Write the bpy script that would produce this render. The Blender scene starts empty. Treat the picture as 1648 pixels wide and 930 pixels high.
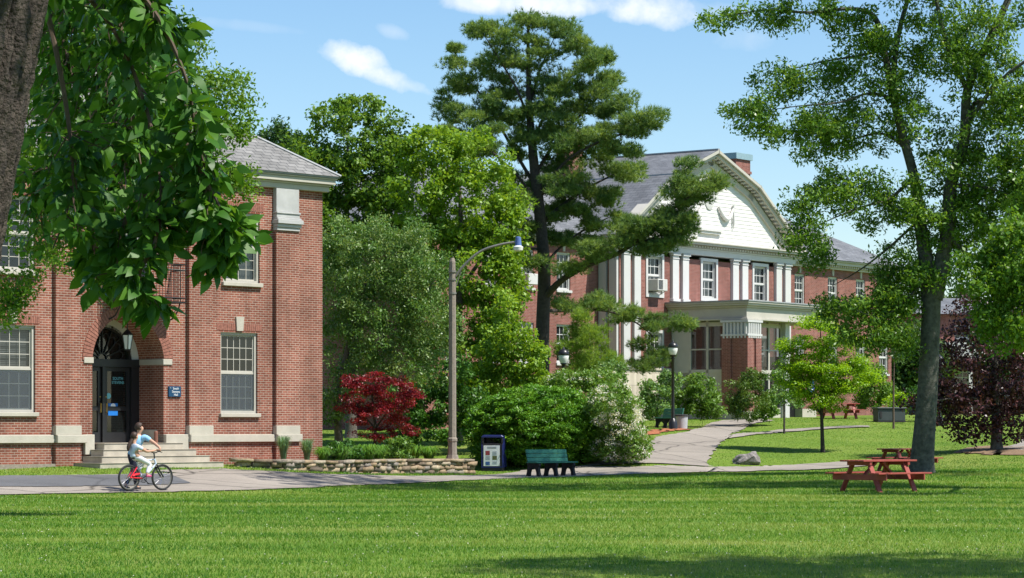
import bpy, bmesh, math, random
import numpy as np
from mathutils import Vector, Matrix, noise as mnoise

F, CX, HZ, EYE = 4200.0, 824.0, 686.0, 1.65
SCN = bpy.context.scene
COL = SCN.collection
R = math.radians

# ------------------------------------------------------------------ terrain
def P(px, py, Y):
    return np.array([(px-CX)/F*Y, Y, EYE+(HZ-py)/F*Y])

CTRL = []
for px, py, Y in [(0,797,62.4),(200,794,65),(400,790,66.6),(0,757,70),(240,756,71.5),(378,750.5,75.2),(450,755,75.6),(533,759.5,77.5),(561,761.5,79.5),(640,762,83),(700,762.5,85),(752,763,86.5),(363,757,73.4),(450,761,73.6),(533,765,75.5),
                  (795,758,90),(887,768,84),(1040,740,92),(1083,692,109),(1220,677,122),(1345,752,93),(1480,760,81),
                  (1323,728,100),(1262,698,112),(1438,690,115),(1605,725,95),(1300,672,129),(1400,672,133),(1150,757,91),
                  (1640,757,84),(600,781,73),(1060,764,84),(1640,700,118),(560,738,92),(1200,738,96)]:
    p = P(px, py, Y); CTRL.append(p)
for Y in (18,30,42,52,60):
    for X in (-26,-13,0,13,26): CTRL.append(np.array([X,Y,0.0]))
for X,Y,Z in [(-26,75,.5),(-15,80,.6),(-20,95,.9),(-8,100,.8),(-20,115,1.4),(-5,118,1.6),(3,112,1.6),(6,120,1.75),(26,72,.0),(26,84,.25),
              (26,100,.9),(26,120,1.7),(14,75,.02),(6,72,0),(-30,140,2.1),(-10,140,2.1),(10,140,2.2),(30,140,2.3),
              (-30,160,2.2),(0,160,2.3),(30,160,2.4),(-35,60,0),(35,60,0),(-35,100,1.0),(35,100,.9)]:
    CTRL.append(np.array([X,Y,Z]))
CTRL = np.array(CTRL)
def _tps(d2):
    return np.where(d2 > 1e-9, .5*d2*np.log(np.maximum(d2,1e-9)), 0.0)
_n = len(CTRL)
_d2 = ((CTRL[:,None,:2]-CTRL[None,:,:2])**2).sum(-1)/400.0
_K = _tps(_d2)+np.eye(_n)*2e-3
_Pm = np.c_[np.ones(_n), CTRL[:,:2]/20.0]
_A = np.block([[_K,_Pm],[_Pm.T,np.zeros((3,3))]])
_W = np.linalg.solve(_A, np.r_[CTRL[:,2],0,0,0])
def sstep(a,b,x):
    t = np.clip((x-a)/(b-a),0,1); return t*t*(3-2*t)
def H(x, y):
    x = np.atleast_1d(np.asarray(x,float)); y = np.atleast_1d(np.asarray(y,float))
    xc, yc = np.clip(x,-34,34), np.clip(y,18,155)
    out = np.empty_like(xc)
    for i in range(0,len(xc),20000):
        d2 = ((xc[i:i+20000,None]-CTRL[None,:,0])**2+(yc[i:i+20000,None]-CTRL[None,:,1])**2)/400.0
        out[i:i+20000] = _tps(d2)@_W[:_n]+_W[_n]+_W[_n+1]*xc[i:i+20000]/20+_W[_n+2]*yc[i:i+20000]/20
    far = 2.25*sstep(66,138,y)
    k = np.maximum(sstep(30,40,np.abs(x)), sstep(142,160,y))
    out = out*(1-k)+far*k
    return out*sstep(56,63,y)
def h1(x,y): return float(H(x,y)[0])
_YS = np.arange(22,165,.05)
def hit(px, py):
    X = (px-CX)/F*_YS; Z = EYE+(HZ-py)/F*_YS
    d = H(X,_YS)-Z
    i = np.argmax(d >= 0) if (d >= 0).any() else len(_YS)-1
    return np.array([X[i], _YS[i], H(X[i],_YS[i])[0]])
def ground(px, Y):
    X = (px-CX)/F*Y
    return np.array([X, Y, h1(X,Y)])

# ------------------------------------------------------------------ materials
def _mat(name):
    m = bpy.data.materials.new(name); m.use_nodes = True
    nt = m.node_tree; b = nt.nodes['Principled BSDF']
    return m, nt, b
def N(nt, t, **kw):
    n = nt.nodes.new(t)
    for k, v in kw.items():
        if k in n.inputs: n.inputs[k].default_value = v
        else: setattr(n, k, v)
    return n
def ramp(nt, fac, stops):
    r = nt.nodes.new('ShaderNodeValToRGB'); e = r.color_ramp.elements
    e[0].position, e[0].color = stops[0][0], (*stops[0][1],1)
    e[1].position, e[1].color = stops[-1][0], (*stops[-1][1],1)
    for p, c in stops[1:-1]:
        x = e.new(p); x.color = (*c,1)
    nt.links.new(fac, r.inputs[0]); return r
def sc(c, k): return tuple(min(1,v*k) for v in c)

def plain(name, col, rough=.6, metal=0.0, var=.12, scale=6.0, bump=0.0, bscale=40.0, spec=.4, coat=0.0):
    m, nt, b = _mat(name)
    tc = N(nt,'ShaderNodeTexCoord')
    nz = N(nt,'ShaderNodeTexNoise', Scale=scale, Detail=6.0, Roughness=.65)
    nt.links.new(tc.outputs['Object'], nz.inputs['Vector'])
    r = ramp(nt, nz.outputs['Fac'], [(.3,sc(col,1-var)),(.7,sc(col,1+var))])
    nt.links.new(r.outputs[0], b.inputs['Base Color'])
    b.inputs['Roughness'].default_value = rough; b.inputs['Metallic'].default_value = metal
    b.inputs['Specular IOR Level'].default_value = spec
    if coat: b.inputs['Coat Weight'].default_value = coat
    if bump:
        n2 = N(nt,'ShaderNodeTexNoise', Scale=bscale, Detail=4.0)
        nt.links.new(tc.outputs['Object'], n2.inputs['Vector'])
        bp = N(nt,'ShaderNodeBump', Strength=bump, Distance=.02)
        nt.links.new(n2.outputs['Fac'], bp.inputs['Height']); nt.links.new(bp.outputs[0], b.inputs['Normal'])
    return m

def leafmat(name, c1, c2, c3, trans=.35, rough=.45, tmul=1.5, spec=.35):
    """c1..c3: leaf colours along the per-leaf tint"""
    m, nt, b = _mat(name)
    at = N(nt,'ShaderNodeAttribute', attribute_name='tint')
    r = ramp(nt, at.outputs['Fac'], [(0,c1),(.5,c2),(1,c3)])
    nt.links.new(r.outputs[0], b.inputs['Base Color'])
    b.inputs['Roughness'].default_value = rough; b.inputs['Specular IOR Level'].default_value = spec
    if trans:
        tr = N(nt,'ShaderNodeBsdfTranslucent')
        mx = N(nt,'ShaderNodeMix', data_type='RGBA', blend_type='MULTIPLY'); mx.inputs[0].default_value = 1
        nt.links.new(r.outputs[0], mx.inputs[6]); mx.inputs[7].default_value = (tmul*1.15,tmul,tmul*.45,1)
        nt.links.new(mx.outputs[2], tr.inputs[0])
        ms = N(nt,'ShaderNodeMixShader'); ms.inputs[0].default_value = trans
        nt.links.new(b.outputs[0], ms.inputs[1]); nt.links.new(tr.outputs[0], ms.inputs[2])
        nt.links.new(ms.outputs[0], nt.nodes['Material Output'].inputs[0])
    return m

def brickmat(name, c1, c2, mortar, bw=.205, bh=.0677, ms=.0055, vary=.35, swap=False):
    m, nt, b = _mat(name)
    tc = N(nt,'ShaderNodeTexCoord')
    sp = N(nt,'ShaderNodeSeparateXYZ'); nt.links.new(tc.outputs['Object'], sp.inputs[0])
    ad = N(nt,'ShaderNodeMath', operation='ADD'); nt.links.new(sp.outputs[0], ad.inputs[0]); nt.links.new(sp.outputs[1], ad.inputs[1])
    cb = N(nt,'ShaderNodeCombineXYZ'); nt.links.new(ad.outputs[0], cb.inputs[0]); nt.links.new(sp.outputs[2], cb.inputs[1])
    br = N(nt,'ShaderNodeTexBrick')
    br.offset = .5; br.squash = 1
    br.inputs['Scale'].default_value = 1; br.inputs['Brick Width'].default_value = bw; br.inputs['Row Height'].default_value = bh
    br.inputs['Mortar Size'].default_value = ms; br.inputs['Mortar Smooth'].default_value = .2; br.inputs['Bias'].default_value = 0
    br.inputs['Color1'].default_value = (*c1,1); br.inputs['Color2'].default_value = (*c2,1); br.inputs['Mortar'].default_value = (*mortar,1)
    nt.links.new(cb.outputs[0], br.inputs['Vector'])
    nz = N(nt,'ShaderNodeTexNoise', Scale=.55, Detail=5.0, Roughness=.7); nt.links.new(tc.outputs['Object'], nz.inputs['Vector'])
    rr = ramp(nt, nz.outputs['Fac'], [(.3,(1-vary,)*3),(.7,(1+vary*.45,)*3)])
    # streaks left by rain running down the wall
    mp = N(nt,'ShaderNodeMapping'); mp.inputs['Scale'].default_value = (2.2,2.2,.16); nt.links.new(tc.outputs['Object'], mp.inputs[0])
    ns = N(nt,'ShaderNodeTexNoise', Scale=1.0, Detail=5.0, Roughness=.65); nt.links.new(mp.outputs[0], ns.inputs['Vector'])
    rs = ramp(nt, ns.outputs['Fac'], [(.36,(.80,.79,.78)),(.58,(1.06,1.06,1.06))])
    m0 = N(nt,'ShaderNodeMix', data_type='RGBA', blend_type='MULTIPLY'); m0.inputs[0].default_value = 1
    nt.links.new(rr.outputs[0], m0.inputs[6]); nt.links.new(rs.outputs[0], m0.inputs[7])
    mx = N(nt,'ShaderNodeMix', data_type='RGBA', blend_type='MULTIPLY'); mx.inputs[0].default_value = 1
    nt.links.new(br.outputs['Color'], mx.inputs[6]); nt.links.new(m0.outputs[2], mx.inputs[7])
    nt.links.new(mx.outputs[2], b.inputs['Base Color'])
    b.inputs['Roughness'].default_value = .85; b.inputs['Specular IOR Level'].default_value = .2
    bp = N(nt,'ShaderNodeBump', Strength=.5, Distance=.006, invert=True)
    nt.links.new(br.outputs['Fac'], bp.inputs['Height']); nt.links.new(bp.outputs[0], b.inputs['Normal'])
    return m

def slatemat(name, c1, c2, gap, bw, bh):
    """slates laid in courses along the roof slope (uses the roof's own UVs in metres)"""
    m, nt, b = _mat(name)
    uv = N(nt,'ShaderNodeUVMap'); uv.uv_map = 'UVMap'
    br = N(nt,'ShaderNodeTexBrick'); br.offset = .5
    br.inputs['Scale'].default_value = 1; br.inputs['Brick Width'].default_value = bw; br.inputs['Row Height'].default_value = bh
    br.inputs['Mortar Size'].default_value = .012; br.inputs['Mortar Smooth'].default_value = .3
    br.inputs['Color1'].default_value = (*c1,1); br.inputs['Color2'].default_value = (*c2,1); br.inputs['Mortar'].default_value = (*gap,1)
    nt.links.new(uv.outputs[0], br.inputs['Vector'])
    nz = N(nt,'ShaderNodeTexNoise', Scale=.8, Detail=6.0, Roughness=.7); nt.links.new(uv.outputs[0], nz.inputs['Vector'])
    rr = ramp(nt, nz.outputs['Fac'], [(.3,(.7,)*3),(.7,(1.15,)*3)])
    mx = N(nt,'ShaderNodeMix', data_type='RGBA', blend_type='MULTIPLY'); mx.inputs[0].default_value = 1
    nt.links.new(br.outputs['Color'], mx.inputs[6]); nt.links.new(rr.outputs[0], mx.inputs[7])
    nt.links.new(mx.outputs[2], b.inputs['Base Color'])
    b.inputs['Roughness'].default_value = .7; b.inputs['Specular IOR Level'].default_value = .3
    bp = N(nt,'ShaderNodeBump', Strength=.7, Distance=.015, invert=True)
    nt.links.new(br.outputs['Fac'], bp.inputs['Height']); nt.links.new(bp.outputs[0], b.inputs['Normal'])
    return m

def glassmat(name, tint=(.02,.025,.03), clear=.45, rough=.04):
    m, nt, b = _mat(name)
    b.inputs['Base Color'].default_value = (*tint,1); b.inputs['Roughness'].default_value = rough
    b.inputs['Specular IOR Level'].default_value = .9
    tr = N(nt,'ShaderNodeBsdfTransparent'); tr.inputs[0].default_value = (.8,.86,.86,1)
    ms = N(nt,'ShaderNodeMixShader'); ms.inputs[0].default_value = clear
    nt.links.new(b.outputs[0], ms.inputs[1]); nt.links.new(tr.outputs[0], ms.inputs[2])
    nt.links.new(ms.outputs[0], nt.nodes['Material Output'].inputs[0])
    return m

M = {}
M['brick'] = brickmat('brick', (.20,.062,.039),(.308,.107,.070),(.46,.385,.315), ms=.0072)
M['brick2'] = brickmat('brick_far', (.20,.066,.050),(.29,.105,.082),(.38,.30,.26), vary=.2)
M['stone'] = plain('limestone', (.44,.41,.34), .8, var=.1, scale=2.5, bump=.15)
M['granite'] = brickmat('granite_blocks', (.52,.46,.37),(.60,.54,.44),(.34,.30,.25), bw=1.25, bh=.6, ms=.012, vary=.15)
M['step'] = plain('step_stone', (.40,.36,.29), .85, var=.22, scale=2.0, bump=.3)
M['white'] = plain('white_paint', (.58,.57,.54), .5, var=.05, scale=1.5)
M['white2'] = plain('white_trim', (.54,.535,.515), .5, var=.04, scale=1.0)
M['cream'] = plain('cream_trim', (.46,.435,.375), .6, var=.08, scale=1.5)
M['clap'] = plain('clapboard_paint', (.66,.645,.61), .55, var=.06, scale=1.2)
M['slate'] = slatemat('roof_slate', (.175,.170,.160),(.245,.238,.225),(.05,.05,.052), .36, .2)
M['slate2'] = slatemat('roof_slate_far', (.135,.14,.148),(.185,.19,.20),(.07,.075,.085), .45, .24)
M['glass'] = glassmat('window_glass', (.012,.015,.018), .35)
M['screen'] = glassmat('insect_screen', (.10,.115,.13), .5, .5)
M['darkglass'] = glassmat('door_glass', (.01,.014,.014), .35)
M['blackpaint'] = plain('black_paint', (.016,.016,.018), .35, spec=.5)
M['iron'] = plain('wrought_iron', (.02,.018,.018), .5, var=.3)
M['blind'] = plain('blind_fabric', (.60,.60,.58), .9, var=.05)
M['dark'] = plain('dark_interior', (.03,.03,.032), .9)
M['brass'] = plain('brass', (.55,.38,.12), .3, metal=1)
M['bluesign'] = plain('blue_sign', (.012,.055,.12), .4)
M['letter'] = plain('white_letters', (.75,.78,.8), .5, var=.02)
M['teal'] = plain('teal_letters', (.18,.5,.55), .5)
M['sticker'] = plain('blue_sticker', (.02,.17,.55), .35)
M['copper'] = plain('copper_patina', (.22,.33,.37), .6, var=.1)
M['flash'] = plain('grey_gutter', (.30,.31,.32), .5, var=.15)
M['concrete'] = plain('aggregate_concrete', (.255,.215,.175), .85, var=.22, scale=14, bump=.4, bscale=90)
M['galv'] = plain('galvanised_steel', (.27,.25,.22), .5, metal=.6, var=.15)
M['lampblue'] = plain('lamp_blue', (.10,.16,.38), .4)
M['opal'] = plain('opal_glass', (.80,.80,.76), .25, var=.02)
M['bark'] = plain('grey_bark', (.115,.10,.085), .95, var=.45, scale=9, bump=.8, bscale=24)
M['bark_dark'] = plain('dark_bark', (.055,.045,.04), .95, var=.4, scale=9, bump=.8, bscale=24)
M['bark_big'] = plain('furrowed_bark', (.085,.085,.070), .95, var=.55, scale=7, bump=1.0, bscale=17)
M['twig'] = plain('brown_twig', (.10,.07,.05), .9, var=.3)
M['green_slat'] = plain('green_recycled_plank', (.035,.19,.125), .5, var=.15, scale=3)
M['black_cast'] = plain('black_bench_support', (.022,.02,.02), .7, var=.2)
M['redwood'] = plain('red_stained_wood', (.30,.062,.045), .55, var=.22, scale=4, bump=.2)
M['rubber'] = plain('black_rubber', (.018,.018,.02), .7)
M['chrome'] = plain('bright_metal', (.6,.6,.62), .25, metal=1)
M['framewhite'] = plain('silver_frame_paint', (.55,.62,.74), .3, spec=.6)
M['framered'] = plain('red_frame_paint', (.65,.02,.035), .3, spec=.6)
M['skin'] = plain('skin', (.50,.28,.19), .6, var=.05)
M['hair'] = plain('brown_hair', (.045,.024,.015), .6, var=.3, scale=40)
M['shirtblue'] = plain('light_blue_shirt', (.26,.50,.72), .85, var=.12)
M['shirtlav'] = plain('pale_blue_shirt', (.50,.56,.70), .85, var=.15, scale=7)
M['pantsdark'] = plain('navy_trousers', (.015,.017,.035), .85)
M['pantswhite'] = plain('white_leggings', (.68,.68,.74), .85)
M['shoe'] = plain('pink_shoe', (.55,.09,.22), .6)
M['shoedark'] = plain('dark_shoe', (.04,.04,.05), .6)
M['binblack'] = plain('black_bin_shell', (.02,.02,.024), .45)
M['binblue'] = plain('blue_bin_panel', (.020,.030,.16), .4)
M['poster'] = plain('poster_paper', (.68,.72,.74), .6, var=.03)
M['ink'] = plain('grey_ink', (.25,.28,.33), .8)
M['photo_red'] = plain('red_poster_picture', (.28,.05,.06), .6, var=.6, scale=30)
M['photo_green'] = plain('green_poster_picture', (.10,.12,.04), .6, var=.7, scale=30)
M['photo_blue'] = plain('blue_poster_picture', (.04,.10,.28), .6, var=.6, scale=30)
M['acgrey'] = plain('air_conditioner_case', (.52,.51,.47), .6)
M['bagrey'] = plain('grey_plastic', (.42,.42,.43), .6)
M['mulch'] = plain('red_mulch', (.33,.115,.05), .95, var=.5, scale=12, bump=1.0, bscale=30)
M['soil'] = plain('brown_mulch', (.20,.13,.075), .95, var=.5, scale=12, bump=1.0, bscale=30)

def asphaltmat(name, base, crack=.5):
    m, nt, b = _mat(name)
    tc = N(nt,'ShaderNodeTexCoord')
    n1 = N(nt,'ShaderNodeTexNoise', Scale=.35, Detail=8.0, Roughness=.7); nt.links.new(tc.outputs['Object'], n1.inputs['Vector'])
    n2 = N(nt,'ShaderNodeTexNoise', Scale=60.0, Detail=2.0); nt.links.new(tc.outputs['Object'], n2.inputs['Vector'])
    r1 = ramp(nt, n1.outputs['Fac'], [(.3,sc(base,.78)),(.55,base),(.75,sc(base,1.18))])
    r2 = ramp(nt, n2.outputs['Fac'], [(.3,(.75,)*3),(.7,(1.2,)*3)])
    mx = N(nt,'ShaderNodeMix', data_type='RGBA', blend_type='MULTIPLY'); mx.inputs[0].default_value = 1
    nt.links.new(r1.outputs[0], mx.inputs[6]); nt.links.new(r2.outputs[0], mx.inputs[7])
    # cracks: thin lines between voronoi cells, kept to some places by noise
    n3 = N(nt,'ShaderNodeTexNoise', Scale=.8, Detail=3.0); nt.links.new(tc.outputs['Object'], n3.inputs['Vector'])
    mv = N(nt,'ShaderNodeMix', data_type='RGBA'); mv.inputs[0].default_value = .35
    nt.links.new(tc.outputs['Object'], mv.inputs[6]); nt.links.new(n3.outputs['Color'], mv.inputs[7])
    vo = N(nt,'ShaderNodeTexVoronoi', feature='DISTANCE_TO_EDGE', Scale=.42); nt.links.new(mv.outputs[2], vo.inputs['Vector'])
    rc = ramp(nt, vo.outputs['Distance'], [(.0,(1-crack,)*3),(.02,(1,)*3)])
    m2 = N(nt,'ShaderNodeMix', data_type='RGBA', blend_type='MULTIPLY'); m2.inputs[0].default_value = 1
    nt.links.new(mx.outputs[2], m2.inputs[6]); nt.links.new(rc.outputs[0], m2.inputs[7])
    nt.links.new(m2.outputs[2], b.inputs['Base Color'])
    b.inputs['Roughness'].default_value = .9; b.inputs['Specular IOR Level'].default_value = .2
    return m
M['path'] = asphaltmat('worn_pale_asphalt', (.285,.252,.215), .65)
M['asphalt'] = asphaltmat('dark_asphalt_patch', (.125,.128,.135), .3)

def lawnmat():
    m, nt, b = _mat('lawn')
    tc = N(nt,'ShaderNodeTexCoord')
    n1 = N(nt,'ShaderNodeTexNoise', Scale=.16, Detail=8.0, Roughness=.72); nt.links.new(tc.outputs['Object'], n1.inputs['Vector'])
    n2 = N(nt,'ShaderNodeTexNoise', Scale=9.0, Detail=4.0); nt.links.new(tc.outputs['Object'], n2.inputs['Vector'])
    r1 = ramp(nt, n1.outputs['Fac'], [(.25,(.070,.14,.014)),(.5,(.13,.20,.027)),(.72,(.21,.235,.06))])
    r2 = ramp(nt, n2.outputs['Fac'], [(.3,(.65,)*3),(.7,(1.25,)*3)])
    mx = N(nt,'ShaderNodeMix', data_type='RGBA', blend_type='MULTIPLY'); mx.inputs[0].default_value = 1
    nt.links.new(r1.outputs[0], mx.inputs[6]); nt.links.new(r2.outputs[0], mx.inputs[7])
    nt.links.new(mx.outputs[2], b.inputs['Base Color'])
    b.inputs['Roughness'].default_value = .95; b.inputs['Specular IOR Level'].default_value = .1
    return m
M['lawn'] = lawnmat()

# ------------------------------------------------------------------ mesh building
class MB:
    def __init__(s): s.v=[]; s.f=[]
    def add(s, vs, fs):
        o=len(s.v); s.v += [tuple(map(float,p)) for p in vs]; s.f += [tuple(i+o for i in f) for f in fs]
    def box(s,x0,x1,y0,y1,z0,z1):
        s.add([(x0,y0,z0),(x1,y0,z0),(x1,y1,z0),(x0,y1,z0),(x0,y0,z1),(x1,y0,z1),(x1,y1,z1),(x0,y1,z1)],
              [(0,3,2,1),(4,5,6,7),(0,1,5,4),(1,2,6,5),(2,3,7,6),(3,0,4,7)])
    def obox(s, c, ax, half):
        c=np.array(c,float); ax=[np.array(a,float)/np.linalg.norm(a)*h for a,h in zip(ax,half)]
        vs=[c+i*ax[0]+j*ax[1]+k*ax[2] for k in(-1,1) for j in(-1,1) for i in(-1,1)]
        s.add(vs,[(0,2,3,1),(4,5,7,6),(0,1,5,4),(1,3,7,5),(3,2,6,7),(2,0,4,6)])
    def beam(s,p,q,w,t,up=(0,0,1)):
        p=np.array(p,float);q=np.array(q,float);d=q-p;L=np.linalg.norm(d);d/=L
        u=np.array(up,float);a=np.cross(d,u)
        if np.linalg.norm(a)<1e-4: a=np.cross(d,(1,0,0))
        a/=np.linalg.norm(a);b=np.cross(a,d)
        s.obox((p+q)/2,(d,a,b),(L/2,w/2,t/2))
    def tube(s,pts,rad,n=8,cap=True):
        pts=[np.array(p,float) for p in pts]
        if np.isscalar(rad): rad=[rad]*len(pts)
        vs=[];fs=[];prev=None
        for i,p in enumerate(pts):
            d=pts[min(i+1,len(pts)-1)]-pts[max(i-1,0)];d/=(np.linalg.norm(d)+1e-9)
            if prev is None:
                a=np.cross(d,(0,0,1.))
                if np.linalg.norm(a)<.1:a=np.cross(d,(1.,0,0))
            else: a=prev-d*prev.dot(d)
            a/=(np.linalg.norm(a)+1e-9);prev=a;b=np.cross(d,a)
            for k in range(n):
                t=2*math.pi*k/n;vs.append(p+(a*math.cos(t)+b*math.sin(t))*rad[i])
        for i in range(len(pts)-1):
            for k in range(n):
                k2=(k+1)%n;fs.append((i*n+k,i*n+k2,(i+1)*n+k2,(i+1)*n+k))
        if cap:
            fs.append(tuple(range(n-1,-1,-1)));fs.append(tuple((len(pts)-1)*n+k for k in range(n)))
        s.add(vs,fs)
    def ring(s,c,axis,Rr,r,n=28,m=6):
        c=np.array(c,float);ax=np.array(axis,float);ax/=np.linalg.norm(ax)
        a=np.cross(ax,(0,0,1.));
        if np.linalg.norm(a)<.1:a=np.cross(ax,(1.,0,0))
        a/=np.linalg.norm(a);b=np.cross(ax,a)
        vs=[];fs=[]
        for i in range(n):
            t=2*math.pi*i/n;rd=a*math.cos(t)+b*math.sin(t)
            for k in range(m):
                p=2*math.pi*k/m;vs.append(c+rd*(Rr+r*math.cos(p))+ax*r*math.sin(p))
        for i in range(n):
            for k in range(m):
                fs.append((i*m+k,((i+1)%n)*m+k,((i+1)%n)*m+(k+1)%m,i*m+(k+1)%m))
        s.add(vs,fs)
    def lathe(s,prof,c=(0,0,0),n=16,rot=0.0):
        vs=[];fs=[]
        for r,z in prof:
            for k in range(n):
                t=2*math.pi*k/n+rot;vs.append((c[0]+r*math.cos(t),c[1]+r*math.sin(t),c[2]+z))
        for i in range(len(prof)-1):
            for k in range(n):
                k2=(k+1)%n;fs.append((i*n+k,i*n+k2,(i+1)*n+k2,(i+1)*n+k))
        fs.append(tuple(range(n-1,-1,-1)));fs.append(tuple((len(prof)-1)*n+k for k in range(n)))
        s.add(vs,fs)
    def prism(s,outline,y0,y1):
        """outline (x,z) extruded along y"""
        n=len(outline)
        s.add([(x,y0,z) for x,z in outline]+[(x,y1,z) for x,z in outline],
              [tuple(range(n)),tuple(range(2*n-1,n-1,-1))]+[(i,n+i,n+(i+1)%n,(i+1)%n) for i in range(n)])
    def quad(s,*p): s.add(p,[tuple(range(len(p)))])

def link(o,parent=None):
    COL.objects.link(o)
    if parent is not None: o.parent=parent
    return o
def obj(name,mb,mat,parent=None,smooth=False,loc=None,bevel=0):
    me=bpy.data.meshes.new(name)
    me.from_pydata(mb.v,[],mb.f); me.update()
    bm=bmesh.new(); bm.from_mesh(me); bmesh.ops.recalc_face_normals(bm,faces=bm.faces)
    if bevel:
        es=[e for e in bm.edges if len(e.link_faces)==2 and e.calc_face_angle(0)>.6]
        bmesh.ops.bevel(bm,geom=es,offset=bevel,segments=1,affect='EDGES',profile=.5)
    bm.to_mesh(me); bm.free()
    if mat is not None: me.materials.append(mat)
    if smooth:
        me.polygons.foreach_set('use_smooth',[True]*len(me.polygons))
        try: me.set_sharp_from_angle(angle=R(40))
        except Exception: pass
    o=bpy.data.objects.new(name,me)
    if loc is not None: o.location=loc
    return link(o,parent)
def arr_obj(name,V,Fc,mat,parent=None,tint=None,uv=None,smooth=False):
    """big mesh out of numpy arrays; every face has the same number of corners"""
    V=np.ascontiguousarray(V,dtype=np.float32); Fc=np.ascontiguousarray(Fc,dtype=np.int32)
    k=Fc.shape[1]; me=bpy.data.meshes.new(name)
    me.vertices.add(len(V)); me.vertices.foreach_set('co',V.ravel())
    me.loops.add(Fc.size); me.loops.foreach_set('vertex_index',Fc.ravel())
    me.polygons.add(len(Fc)); me.polygons.foreach_set('loop_start',np.arange(0,Fc.size,k,dtype=np.int32))
    me.polygons.foreach_set('loop_total',np.full(len(Fc),k,dtype=np.int32))
    if smooth: me.polygons.foreach_set('use_smooth',np.ones(len(Fc),dtype=bool))
    me.update(calc_edges=True)
    if tint is not None:
        a=me.attributes.new('tint','FLOAT','POINT'); a.data.foreach_set('value',np.ascontiguousarray(tint,dtype=np.float32))
    if mat is not None: me.materials.append(mat)
    o=bpy.data.objects.new(name,me)
    return link(o,parent)
def thing(name,label,cat,loc=(0,0,0),rz=0,group=None):
    o=bpy.data.objects.new(name,None); o.empty_display_size=.2
    o.location=[float(c) for c in loc]; o.rotation_euler=(0,0,rz); COL.objects.link(o)
    o['label']=label; o['category']=cat
    if group: o['group']=group
    return o
def tag(o,label,cat,group=None,kind=None):
    o['label']=label; o['category']=cat
    if group: o['group']=group
    if kind: o['kind']=kind
    return o
def struct(o,label=None,cat=None):
    o['kind']='structure'
    if label: o['label']=label
    if cat: o['category']=cat
    return o
def part(o,label):
    o['label']=label; return o
def text(name,body,size,mat,parent,loc,rot,align='CENTER',ext=.002):
    cu=bpy.data.curves.new(name,'FONT'); cu.body=body; cu.size=size; cu.extrude=ext; cu.align_x=align; cu.align_y='CENTER'
    cu.resolution_u=3; tmp=bpy.data.objects.new(name,cu); COL.objects.link(tmp)
    dg=bpy.context.evaluated_depsgraph_get(); me=bpy.data.meshes.new_from_object(tmp.evaluated_get(dg))
    bpy.data.objects.remove(tmp); bpy.data.curves.remove(cu); me.materials.clear(); me.materials.append(mat)
    o=bpy.data.objects.new(name,me); o.location=loc; o.rotation_euler=rot
    return link(o,parent)
def boxes(name,bl,mat,parent,bevel=0):
    """one part per box"""
    for b in bl:
        m=MB(); m.box(*b); obj(name,m,mat,parent,bevel=bevel)

def skin_verts(joints,edges,root=0,levels=2):
    """joints: [(x,y,z,r)] -> evaluated skin mesh as (verts, faces)"""
    me=bpy.data.meshes.new('skin_tmp'); me.from_pydata([j[:3] for j in joints],edges,[]); me.update()
    o=bpy.data.objects.new('skin_tmp',me); COL.objects.link(o)
    m=o.modifiers.new('s','SKIN'); m.use_smooth_shade=True
    for i,j in enumerate(joints):
        sv=me.skin_vertices[0].data[i]
        r=j[3] if isinstance(j[3],tuple) else (j[3],j[3])
        sv.radius=r; sv.use_root=(i==root)
    s=o.modifiers.new('d','SUBSURF'); s.levels=levels; s.render_levels=levels
    dg=bpy.context.evaluated_depsgraph_get(); ev=o.evaluated_get(dg); em=ev.to_mesh()
    vs=[tuple(v.co) for v in em.vertices]; fs=[tuple(p.vertices) for p in em.polygons]
    ev.to_mesh_clear(); bpy.data.objects.remove(o); bpy.data.meshes.remove(me)
    return vs,fs
def chain(*pts):
    return list(pts),[(i,i+1) for i in range(len(pts)-1)]
# ------------------------------------------------------------------ foliage
def unit(a): return a/(np.linalg.norm(a,axis=-1,keepdims=True)+1e-9)
def leaf_arrays(rng,C,L,W,up=.5,out=None,droop=0.,fold=.12,ctint=None):
    """one folded, pointed leaf (4 corners) at each centre C"""
    n=len(C)
    nn=rng.normal(size=(n,3)); nn=unit(nn)+np.array([0,0,up])
    if out is not None: nn=nn+out
    nn=unit(nn)
    d=rng.normal(size=(n,3))+np.array([0,0,-droop]); d=unit(d-nn*(d*nn).sum(-1,keepdims=True))
    s=np.cross(nn,d)
    l=(L*(.65+.7*rng.random(n)))[:,None]; w=l*(W/L)
    V=np.empty((n,4,3))
    V[:,0]=C-d*l*.5; V[:,1]=C+s*w*.5-d*l*.06+nn*w*fold; V[:,2]=C+d*l*.5-nn*l*.06; V[:,3]=C-s*w*.5-d*l*.06+nn*w*fold
    t=rng.random(n)*.55+(ctint*.45 if ctint is not None else .225)
    return V.reshape(-1,3),np.arange(n*4).reshape(n,4),np.repeat(t,4)
def needle_arrays(rng,C,D,L,W,k,ctint):
    """k thin needles fanned about direction D at each tuft centre C (triangles)"""
    n=len(C)
    d=np.repeat(D,k,axis=0)+rng.normal(size=(n*k,3))*.62; d=unit(d)
    c=np.repeat(C,k,axis=0); s=unit(np.cross(d,rng.normal(size=(n*k,3))))
    l=(L*(.7+.5*rng.random(n*k)))[:,None]
    V=np.empty((n*k,3,3)); V[:,0]=c-s*W*.5; V[:,1]=c+s*W*.5; V[:,2]=c+d*l
    t=np.repeat(rng.random(n)*.45+ctint*.55,k)
    return V.reshape(-1,3),np.arange(n*k*3).reshape(-1,3),np.repeat(t,3)
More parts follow.
